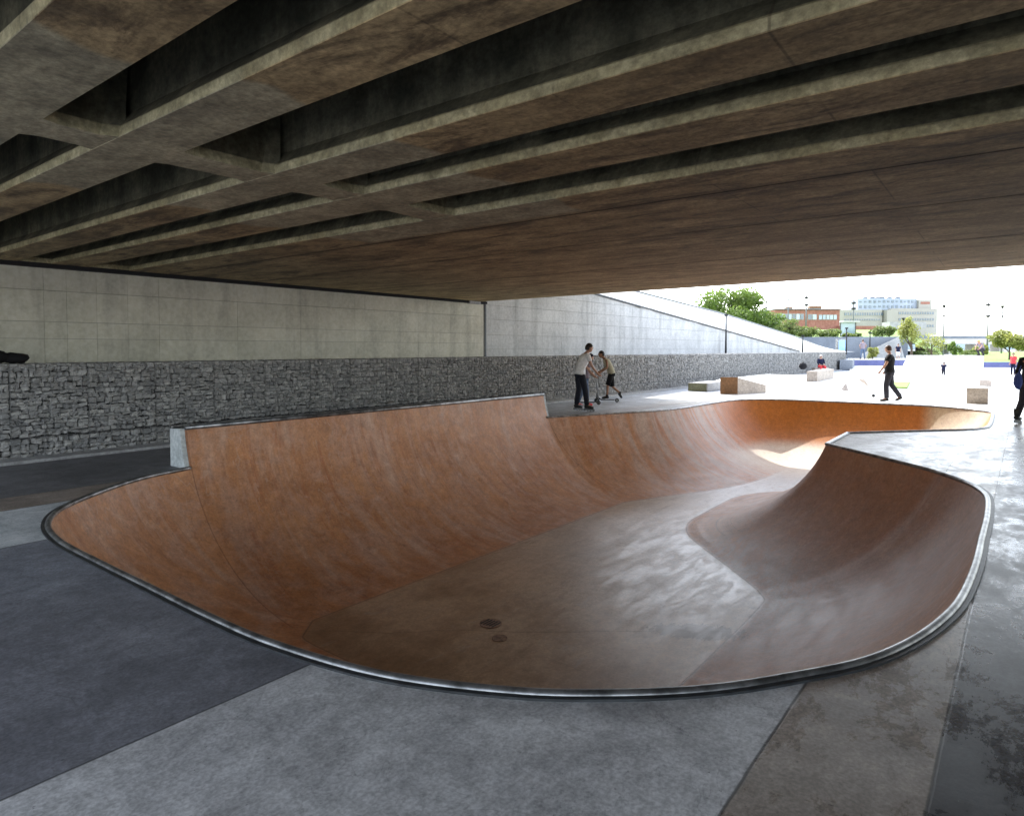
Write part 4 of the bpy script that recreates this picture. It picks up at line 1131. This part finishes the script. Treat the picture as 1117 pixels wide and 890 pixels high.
# boxes right
def cube_box(pxl, pxr, d, h, depth, label, name='concrete_cube', z0=0):
    a = [P2(pxl, d), P2(pxr, d * .985)]; w = far(lat(pxr + 2, d), d).normalized() * depth
    base = [a[0], a[1], (a[1][0] + w.x, a[1][1] + w.y), (a[0][0] + w.x, a[0][1] + w.y)]
    return frust(name, base, base, z0, z0 + h, M['block'], label, 'concrete block', bev=.018)
cube_box(1055, 1079, 19.5, .46, .62, 'grey brown concrete block at the right end of the bowl, nearest the lip')
cube_box(1069, 1082, 28.8, .26, 1.4, 'smaller low concrete block behind the block nearest the lip')
# low walls across the plaza
e = empty('platform_wall', (0, 0, 0), 0, 'raised platform with a shaded face coloured navy behind the plaza', 'low wall')
a = [P2(930, 57), P2(992, 57), P2(1000, 66), P2(925, 66)]
mb = MB(); mb.prism([(*q, 0) for q in a], [(*q, .70) for q in a]); mb.build('block', M['kerbc'], e)
a2 = [P2(930, 56.94), P2(992, 56.94), P2(992, 56.99), P2(930, 56.99)]
mb = MB(); mb.prism([(*q, .0) for q in a2], [(*q, .64) for q in a2]); mb.build('navy_shade_face', M['bluewall'], e)
a = [P2(916, 50), P2(930, 50), P2(932, 56), P2(916, 56)]
frust('grey_block_wall', a, a, 0, .78, M['dwall'], 'blue grey block wall at the end of the gabion wall', 'low wall')
a = [P2(928, 45), P2(988, 42), P2(992, 56), P2(926, 56)]
frust('low_white_ramp', a, [(*q, z) for q, z in zip(a, (.02, .02, .20, .20))], 0, .2, M['white_conc'], 'gently rising white ramp in front of the navy platform wall', 'skate ramp', bev=0)
e = empty('navy_wall', (0, 0, 0), 0, 'low navy wall along the right side of the plaza with grass behind it', 'low wall')
a = [P2(1070, 58), P2(1240, 58), P2(1240, 58.5), P2(1070, 58.5)]
mb = MB(); mb.prism([(*q, 0) for q in a], [(*q, .47) for q in a]); mb.build('face', M['bluewall'], e)
a = [P2(1070, 58.52), P2(1300, 58.52), P2(1300, 110), P2(1040, 110)]
mb = MB(); mb.prism([(*q, 0.01) for q in a], [(*a[0], .45), (*a[1], .45), (*a[2], 1.2), (*a[3], 1.2)]); o = mb.build('lawn', M['grass']); tag(o, 'bright lawn behind the low navy wall', 'grass', kind='structure')
# dark blue-grey wall, far
e = frust('rear_retaining_wall', [P2(855, 88), P2(990, 84), P2(990, 85), P2(855, 89)], [P2(855, 88), P2(990, 84), P2(990, 85), P2(855, 89)], 0, 3.2, M['dwall'], 'dark blue grey retaining wall behind the end of the ramp', 'wall')
mb = MB(); mb.prism([(*P2(938, 82), 0), (*P2(986, 80), 0), (*P2(988, 84), 0), (*P2(938, 84), 0)], [(*P2(938, 82), .9), (*P2(980, 80), 3.1), (*P2(980, 84), 3.1), (*P2(938, 84), .9)])
o = mb.build('stair_ramp', M['kerbc'], bevel=.05); tag(o, 'sloping grey stair flank against the rear retaining wall', 'stairs')

# ------------------------------------------------------------------ distant ground rise and hills
mb = MB()
rows = [(88.5, 3.15), (120, 4.5), (180, 7.0), (240, 8.6), (330, 10.5), (430, 11.5), (700, 12)]
pxs = [300, 500, 650, 780, 870, 950, 985, 1010, 1030]
k = 0
for (d, z) in rows:
    for i, px in enumerate(pxs):
        zz = z * (1 if px <= 985 else (.45 if px == 1010 else 0)) + .3 * noise.noise(Vector((px * .02, d * .03, 0)))
        mb.v.append(tuple(far(lat(px, d), d, max(zz, -.2))))
W_ = len(pxs)
for r in range(len(rows) - 1):
    for i in range(W_ - 1): mb.face((r * W_ + i, r * W_ + i + 1, (r + 1) * W_ + i + 1, (r + 1) * W_ + i))
o = mb.build('terrain', M['grass'], smooth=True); tag(o, 'grassy rise behind the rear retaining wall', 'terrain', kind='structure')
mb = MB(); n_ = 60
for i in range(n_ + 1):
    px = 700 + 900 * i / n_; D_ = 1350
    h = 1.6 + (9 + 7 * noise.noise(Vector((i * .11, 3, 0))) + 3 * noise.noise(Vector((i * .4, 9, 0)))) * D_ / 720
    mb.v += [tuple(far(lat(px, D_), D_, 0)), tuple(far(lat(px, D_), D_, h)), tuple(far(lat(px, D_), D_ + 60, h + 2))]
for i in range(n_): mb.face((i * 3, i * 3 + 3, i * 3 + 4, i * 3 + 1)); mb.face((i * 3 + 1, i * 3 + 4, i * 3 + 5, i * 3 + 2))
M['haze'] = plain('hazy_hill', (.42, .52, .56), .9, 0, .1, .01, .1, 0)
o = mb.build('hills', M['haze'], smooth=True); tag(o, 'low hazy hills on the horizon', 'hills', kind='structure')

# ------------------------------------------------------------------ trees
def crown(mb, c, r, n_, leaf, clumps=10, seed=0, flat=.8):
    rnd = random.Random(seed); cl = []
    for i in range(clumps):
        u = Vector((rnd.gauss(0, 1), rnd.gauss(0, 1), rnd.gauss(0, .8)));
        u = u.normalized() * rnd.uniform(.35, .85)
        cl.append((Vector((c[0] + u.x * r[0], c[1] + u.y * r[1], c[2] + u.z * r[2])), rnd.uniform(.28, .5), rnd.uniform(-.18, .18)))
    for i in range(n_):
        cc, rr, tb = rnd.choice(cl)
        u = Vector((rnd.gauss(0, 1), rnd.gauss(0, 1), rnd.gauss(0, 1))).normalized() * (rnd.random() ** .4)
        p = cc + Vector((u.x * r[0], u.y * r[1], u.z * r[2])) * rr
        a = Vector((rnd.gauss(0, 1), rnd.gauss(0, 1), rnd.gauss(0, 1))).normalized(); b = a.orthogonal().normalized()
        if rnd.random() < .5: b = a.cross(b)
        s_ = leaf * rnd.uniform(.6, 1.4)
        mb.tint = max(.0, min(.99, .45 + tb + .3 * u.z + rnd.uniform(-.25, .25)))
        mb.quad([p - a * s_, p + b * s_ * .5, p + a * s_, p - b * s_ * .5])
def tree(name, px, d, zbase, ztop, wpx, mat, label, cat='tree', n_=2500, leaf=None, trunk=True, group=None, seed=1, base_frac=.3):
    w = wpx / 720 * d; h = ztop - zbase; loc = far(lat(px, d), d, zbase)
    e = empty(name, tuple(loc), 0, label, cat, group)
    zc = base_frac * h; rz = (h - zc) / 2 * 1.0
    mb = MB(); crown(mb, (0, 0, zc + rz), (w / 2, w / 2, rz), n_, leaf or w * .022, 14, seed)
    mb.build('crown' if trunk else 'foliage', M[mat], e)
    rnd = random.Random(seed + 50)
    mb = MB(); mb.tube([(0, 0, -.3), (.03 * h, 0, h * .3), (0, .02 * h, h * .65)], [h * .025 + .03, h * .018 + .02, .02], 8)
    for q in range(6):
        an = q * 1.05 + rnd.random(); mb.tube([(0, 0, h * (.25 + .05 * q)), (math.cos(an) * w * .18, math.sin(an) * w * .18, h * (.42 + .05 * q)), (math.cos(an) * w * .32, math.sin(an) * w * .32, h * (.55 + .05 * q))], [.02 * h * .5 + .015, .012 * h * .5 + .01, .01], 6)
    mb.build('trunk' if trunk else 'stems', M['bark'], e, smooth=True)
    return e
tree('deciduous_tree', 796, 96, 2.5, hz(316, 96), 74, 'leaf', 'tall leafy tree rising behind the top of the sloping ramp', n_=11000, seed=3, base_frac=.15)
tree('deciduous_tree', 776, 94, 2.5, hz(324, 94), 30, 'leaf', 'leafy tree peeping over the ramp edge left of the tallest tree', n_=2500, seed=8, base_frac=.1)
tree('deciduous_tree', 818, 99, 2.5, hz(333, 99), 40, 'leaf', 'rounded tree touching the right side of the tallest tree behind the ramp', n_=6000, seed=9, base_frac=.05)
tree('deciduous_tree', 841, 98, 2.8, hz(337, 98), 44, 'leaf', 'lower leafy tree to the right of the tallest tree behind the ramp', n_=6000, seed=4, base_frac=.05)
tg = 'bushes growing above the rear retaining wall'
for i, (px, top, w, lab) in enumerate([(858, 348, 34, 'bright green bush left of the brick building, next to the trees'), (882, 355, 30, 'bush directly under the brick building'),
                                      (905, 357, 28, 'bush under the right end of the brick building'), (930, 362, 22, 'small bush below the cream office building'), (962, 353, 26, 'bush above the stair flank')]):
    tree('bush', px, 90 + i * .5, 3.0, hz(top, 90), w, 'leaf_h', lab, 'bush', 1800, .13, False, tg, seed=20 + i, base_frac=.0)
tree('bush', 952, 60.5, .7, hz(379, 60.5), 14, 'leaf_y', 'clipped yellow green hedge bush on the platform behind the standing person', 'bush', 1500, .07, False, seed=31, base_frac=0)
tree('birch_tree', 994, 74, 0, hz(344, 74), 26, 'leaf_y', 'slender yellow green tree in front of the office building', n_=1700, leaf=.13, seed=33, base_frac=.15)
tree('birch_tree', 1016, 78, 0, hz(361, 78), 30, 'leaf_y', 'thin brownish young tree right of the slender yellow green tree', n_=900, leaf=.11, seed=34, base_frac=.2)
tree('young_tree', 1041, 72, 0, hz(371, 72), 14, 'leaf', 'small round green tree below the viaduct', n_=1300, leaf=.10, seed=35, base_frac=.15)
tree('deciduous_tree', 1101, 66, .5, hz(361, 66), 40, 'leaf_y', 'broad yellow green tree at the right edge behind the lawn', n_=4500, leaf=.14, seed=36, base_frac=.25)
tree('young_tree', 1072, 90, .5, hz(374, 90), 16, 'leaf_y', 'small pale tree behind the crouching rider', n_=900, leaf=.14, seed=37, base_frac=.2)
tree('bush', 1057, 86, .2, hz(380, 86), 26, 'leaf_h', 'low green bush under the viaduct left of the small pale tree', 'bush', 1200, .12, False, seed=38, base_frac=0)
tree('bush', 1012, 88, .2, hz(379, 88), 30, 'leaf_h', 'low green bush behind the thin brownish tree', 'bush', 1200, .12, False, seed=39, base_frac=0)

# ------------------------------------------------------------------ street lamps
def lamp(px, d, ztop, zbase, style, label, mat='pole'):
    e = empty('street_lamp', tuple(far(lat(px, d), d, zbase)), VIEW, label, 'street lamp', 'street lamps and masts beyond the bridge')
    h = ztop - zbase
    mb = MB(); r = .0012 * d * .9
    mb.tube([(0, 0, 0), (0, 0, h * .5), (0, 0, h)], [r * 1.25, r, r * .75], 8); mb.build('pole', M[mat], e, smooth=True)
    if style == 'twin':
        for s_ in (-1, 1):
            mb = MB(); mb.tube([(0, 0, h * .97), (s_ * .8, 0, h * 1.0)], r * .6, 6); mb.build('arm', M[mat], e)
            mb = MB(); mb.box((s_ * .9, 0, h), (.6, .3, .14)); mb.build('lamp_head', M['dpole'], e, bevel=.03)
    elif style == 'ball':
        mb = MB(); mb.tube([(0, 0, h * .95), (0, 0, h)], [r * 1.2, r * 2.6], 8); mb.build('lamp_head', M['dpole'], e)
        mb = MB(); mb.box((0, 0, h * .80), (r * 6, r * 2, r * 1.5)); mb.build('bracket', M['dpole'], e)
    elif style == 'mast':
        for q in (.93, .74):
            mb = MB(); mb.box((0, 0, h * q), (r * 5, r * 5, r * 3)); mb.build('lamp_head', M['dpole'], e, bevel=r)
        mb = MB(); mb.tube([(0, 0, h), (0, 0, h * 1.06)], r * .4, 5); mb.build('finial', M['dpole'], e)
    elif style == 'short':
        mb = MB(); mb.tube([(0, 0, h * .97), (0, 0, h * 1.02)], [r * 2.2, r * 2.2], 8); mb.build('lamp_head', M['dpole'], e)
    return e
def lampY(px, X, Y, py): pass
e = lamp(791.5, 41.5, hz(343.5, 35.2), 1.38, 'short', 'dark lamp post standing on the ledge in front of the pale wing wall', 'dpole')
e.location = (34.6, 12.6, 1.36) ; 
e2 = lamp(875.5, 47, hz(366, 47), 1.36, 'short', 'short dark lamp post near the foot of the sloping ramp', 'dpole')
e2.location = (49.8, 12.6, 1.36)
lamp(878.5, 105, hz(322, 105), 4, 'mast', 'tall mast with two lamp clusters in front of the brick building')
lamp(835, 150, hz(329, 150), 5, 'ball', 'slim lamp post above the trees left of the brick building')
lamp(859, 170, hz(326.5, 170), 6, 'twin', 'double armed lamp post over the roof of the brick building')
lamp(930, 120, hz(328.5, 120), 5, 'mast', 'thick mast in front of the left wing of the office building')
lamp(1028.5, 95, hz(333, 95), 0, 'ball', 'lamp post just right of the office building')
lamp(1076.5, 90, hz(328, 90), 0, 'mast', 'tallest mast above the viaduct, left of the broad tree')
lamp(1092, 98, hz(333.5, 98), 0, 'ball', 'lamp post rising behind the broad tree on the right')
lamp(984.5, 85, hz(347, 85), 0, 'ball', 'dark slim lamp post left of the slender yellow green tree', 'dpole')
lamp(948.5, 70, hz(363, 70), .7, 'short', 'short dark lamp post in front of the stair flank', 'dpole')
lamp(922.8, 62, hz(358, 62), 1.1, 'short', 'dark lamp post beside the pale blue poster board', 'dpole')

# poster board and shelter
D_ = 64; e = empty('poster_board', tuple(far(lat(917.5, D_), D_, 1.2)), VIEW, 'framed pale blue poster board at the end of the ramp', 'poster board')
mb = MB(); mb.box((0, 0, .72), (1.06, .12, 1.35)); mb.build('frame', M['grass'] if False else M['steel'], e, bevel=.02)
mb = MB(); mb.box((0.05, -.07, .76), (.72, .03, 1.05)); mb.build('poster', M['poster'], e)
mb = MB(); mb.box((0, 0, -.55), (.8, .1, 1.3)); mb.build('post', M['dpole'], e)
D_ = 95; e = empty('bus_shelter', tuple(far(lat(926, D_), D_, 3.2)), VIEW, 'pale glass bus shelter with a light roof above the rear retaining wall', 'bus shelter')
mb = MB(); mb.box((0, 0, 2.35), (2.4, 1.2, .15)); mb.build('roof', M['white_conc'], e, bevel=.03)
mb = MB(); mb.box((0, .5, 1.15), (2.1, .05, 2.2)); mb.build('pane', M['glass_pale'], e)
for s_ in (-1, 1):
    mb = MB(); mb.box((s_ * 1.1, .4, 1.1), (.08, .08, 2.3)); mb.build('post', M['dpole'], e)

# ------------------------------------------------------------------ buildings
def building(name, px0, px1, d, zb, label, rot=0.0):
    e = empty(name, tuple(far(lat((px0 + px1) / 2, d), d, zb)), VIEW + rot, label, 'building'); return e, (px1 - px0) / 720 * d
D_ = 250; s = D_ / 720
e, w = building('brick_building', 845, 915, D_, 7.5, 'low red brick building with a strip of windows and a flat roof')
H = hz(338, D_) - 7.5
mb = MB(); mb.box((0, 6, H / 2), (w, 12, H)); mb.build('wall', M['brick'], e)
for (a, b, z0, z1) in ((845.5, 876, 342.5, 349), (880, 890, 343, 349), (892, 912, 343.5, 349)):
    nW = max(2, int((b - a) / 4)); 
    for q in range(nW):
        x0 = (a + (b - a) * q / nW - 880) * s; x1 = (a + (b - a) * (q + 1) / nW - 880) * s
        zc = (hz(z0, D_) + hz(z1, D_)) / 2 - 7.5; hh = (z1 - z0) * s
        mb = MB(); mb.box(((x0 + x1) / 2, -.10, zc), (x1 - x0 - .12, .2, hh)); f = mb.build('window', M['office'], e)
        mb = MB(); mb.box(((x0 + x1) / 2, -.23, zc), (x1 - x0 - .4, .05, hh - .3)); mb.build('pane', M['glass_pale'] if (a > 890 or q % 2) else M['glass'], f)
mb = MB(); mb.box((0, 5.6, H + .15), (w + .8, 13, .35)); rf = mb.build('roof', M['dwall'], e)
mb = MB(); mb.box((4, 3, H + .9), (4.5, 2, 1.2)); mb.box((-6, 3, H + .7), (2.5, 2, .8)); mb.build('rooftop_unit', M['corten'], rf, bevel=.05)
mb = MB(); mb.box((w / 2 + 6, 2, 1.3), (14, 9, 3.0)); mb.build('annex', M['brick'], e)
D_ = 400; s = D_ / 720
e, w = building('office_building', 917, 1019, D_, 10, 'cream office block with long window bands and a pale blue upper storey')
def ox(px): return (px - 968) * s
def oz(py): return hz(py, D_) - 10
mb = MB(); mb.box((ox(937), 10, oz(338) / 2), (ox(965) - ox(914), 18, oz(338))); mb.build('wall', M['office'], e)
mb = MB(); mb.box((ox(994), 8, oz(337) / 2), (ox(1019) - ox(969), 20, oz(337))); mb.build('wall', M['office'], e)
mb = MB(); mb.box((ox(970), 7, oz(338.5) / 2), (ox(976) - ox(964), 19, oz(338.5))); mb.build('stair_tower', M['office'], e)
mb = MB()
bp = [(ox(938), 4), (ox(960), 1.5), (ox(982), 1.5), (ox(1003), 4), (ox(1003), 16), (ox(938), 16)]
mb.prism([(x_, y_, oz(338.2)) for x_, y_ in bp], [(x_, y_, oz(325.5)) for x_, y_ in bp]); mb.build('upper_storey', M['office_blue'], e)
mb = MB(); mb.box((ox(1010), 6, oz(333)), (7 * 1.1, 8, 7)); mb.build('roof_block', M['office'], e)
mb = MB(); mb.box((ox(1010), 1.9, oz(330.5)), (5.5, .2, 1.4)); mb.build('window_band', M['brick'], e)
for (a, b, y0, y1) in ((921, 963, 341.2, 344.2), (921, 960, 348, 349.6), (977, 1015, 340.8, 343.2), (977, 1015, 347.6, 350), (977, 1015, 354.6, 357), (977, 1000, 361, 362.5)):
    yf = 1.0 if a < 950 else -2.0
    mb = MB(); mb.box(((ox(a) + ox(b)) / 2, yf - .08, (oz(y0) + oz(y1)) / 2), (ox(b) - ox(a), .3, oz(y0) - oz(y1))); wb = mb.build('window', M['glass'], e)
    nn = int((b - a) / 2.6)
    mb = MB()
    for q in range(1, nn): mb.box((ox(a) + (ox(b) - ox(a)) * q / nn, yf - .30, (oz(y0) + oz(y1)) / 2), (.35, .12, oz(y0) - oz(y1)))
    mb.build('mullions', M['office'], wb)
rnd = random.Random(4)
for q in range(13):
    px = 941 + q * 4.7
    if rnd.random() < .15: continue
    # facade position along the faceted front
    if px < 960: yf = 4 - (px - 938) / 22 * 2.5
    elif px < 982: yf = 1.5
    else: yf = 1.5 + (px - 982) / 21 * 2.5
    for (y0, h_) in ((329.0, 2.6), (334.5, 3.0)):
        mb = MB(); mb.box((ox(px), yf - .15, oz(y0)), (1.3, .3, h_ * s * (1 if rnd.random() > .3 else .6))); wd = mb.build('window', M['glass'], e)
for q, px in enumerate((949, 957, 963, 968, 976, 985)):
    mb = MB(); mb.box((ox(px), 7, oz(324.4)), (2.2, 2, 1.0 + .5 * (q % 2))); mb.tube([(ox(px), 7, oz(324)), (ox(px), 7, oz(322.6))], .15, 5); mb.build('rooftop_unit', M['dwall'], e)
mb = MB(); mb.box((ox(953), -30, oz(357)), (ox(971) - ox(935), 8, 3.5)); mb.build('annex', M['kerbc'], e)
# viaduct
D_ = 210; s = D_ / 720
e = empty('railway_viaduct', tuple(far(lat(1050, D_), D_)), VIEW - .05, 'long grey concrete viaduct on piers crossing behind the trees', 'viaduct')
def vx(px): return (px - 1050) * s
mb = MB(); mb.box((vx(1120), 4, hz(371.5, D_)), (vx(1290) - vx(955), 9, 2.2)); mb.build('deck', M['viaduct'], e)
mb = MB(); mb.box((vx(1120), -.65, hz(367.8, D_)), (vx(1290) - vx(955), .25, .9)); mb.build('parapet', M['dwall'], e)
for px in range(960, 1290, 27):
    mb = MB(); mb.box((vx(px), 4, hz(375.5, D_) / 2), (1.6, 5, hz(375.5, D_)), 0, .9); mb.build('pier', M['viaduct'], e)

# ------------------------------------------------------------------ light, sky, camera
SD = Vector((.66, .86, 1.0)).normalized()
elev = math.asin(SD.z); az = math.atan2(SD.y, SD.x)
sun = bpy.data.lights.new('sun', 'SUN'); sun.energy = 7.0; sun.angle = R_(.53); sun.color = (1, .95, .87)
so = bpy.data.objects.new('sun', sun); col.objects.link(so); so.rotation_euler = SD.to_track_quat('Z', 'Y').to_euler(); so.location = (0, 0, 50)
w = bpy.data.worlds.new('World'); sc.world = w; w.use_nodes = True
nt = w.node_tree; bg_ = nt.nodes['Background']; sky = nt.nodes.new('ShaderNodeTexSky'); sky.sky_type = 'NISHITA'
sky.sun_disc = False; sky.sun_elevation = elev; sky.sun_rotation = math.pi / 2 - az
sky.air_density = 1.0; sky.dust_density = 1.0; sky.ozone_density = 1.0; sky.altitude = 0
hs = nt.nodes.new('ShaderNodeHueSaturation'); hs.inputs['Saturation'].default_value = .45
nt.links.new(sky.outputs[0], hs.inputs['Color']); nt.links.new(hs.outputs[0], bg_.inputs[0]); bg_.inputs[1].default_value = .80
cam = bpy.data.cameras.new('camera'); co = bpy.data.objects.new('camera', cam); col.objects.link(co)
cam.lens = 36.0 * 720 / 1117; cam.sensor_width = 36; cam.sensor_fit = 'HORIZONTAL'; cam.clip_start = .05; cam.clip_end = 6000
cam.shift_y = -(445 - 407.02) / 1117.0
co.location = (0, 0, EYE); co.rotation_euler = (R_(90 - 2.07), 0, AZ - math.pi / 2)
sc.camera = co
sc.view_settings.view_transform = 'Standard'; sc.view_settings.look = 'None'; sc.view_settings.exposure = 0; sc.view_settings.gamma = 1
sc.render.engine = 'CYCLES'
sc.cycles.max_bounces = 10; sc.cycles.diffuse_bounces = 5; sc.cycles.glossy_bounces = 4; sc.cycles.use_denoising = True
sc.cycles.sample_clamp_indirect = 6
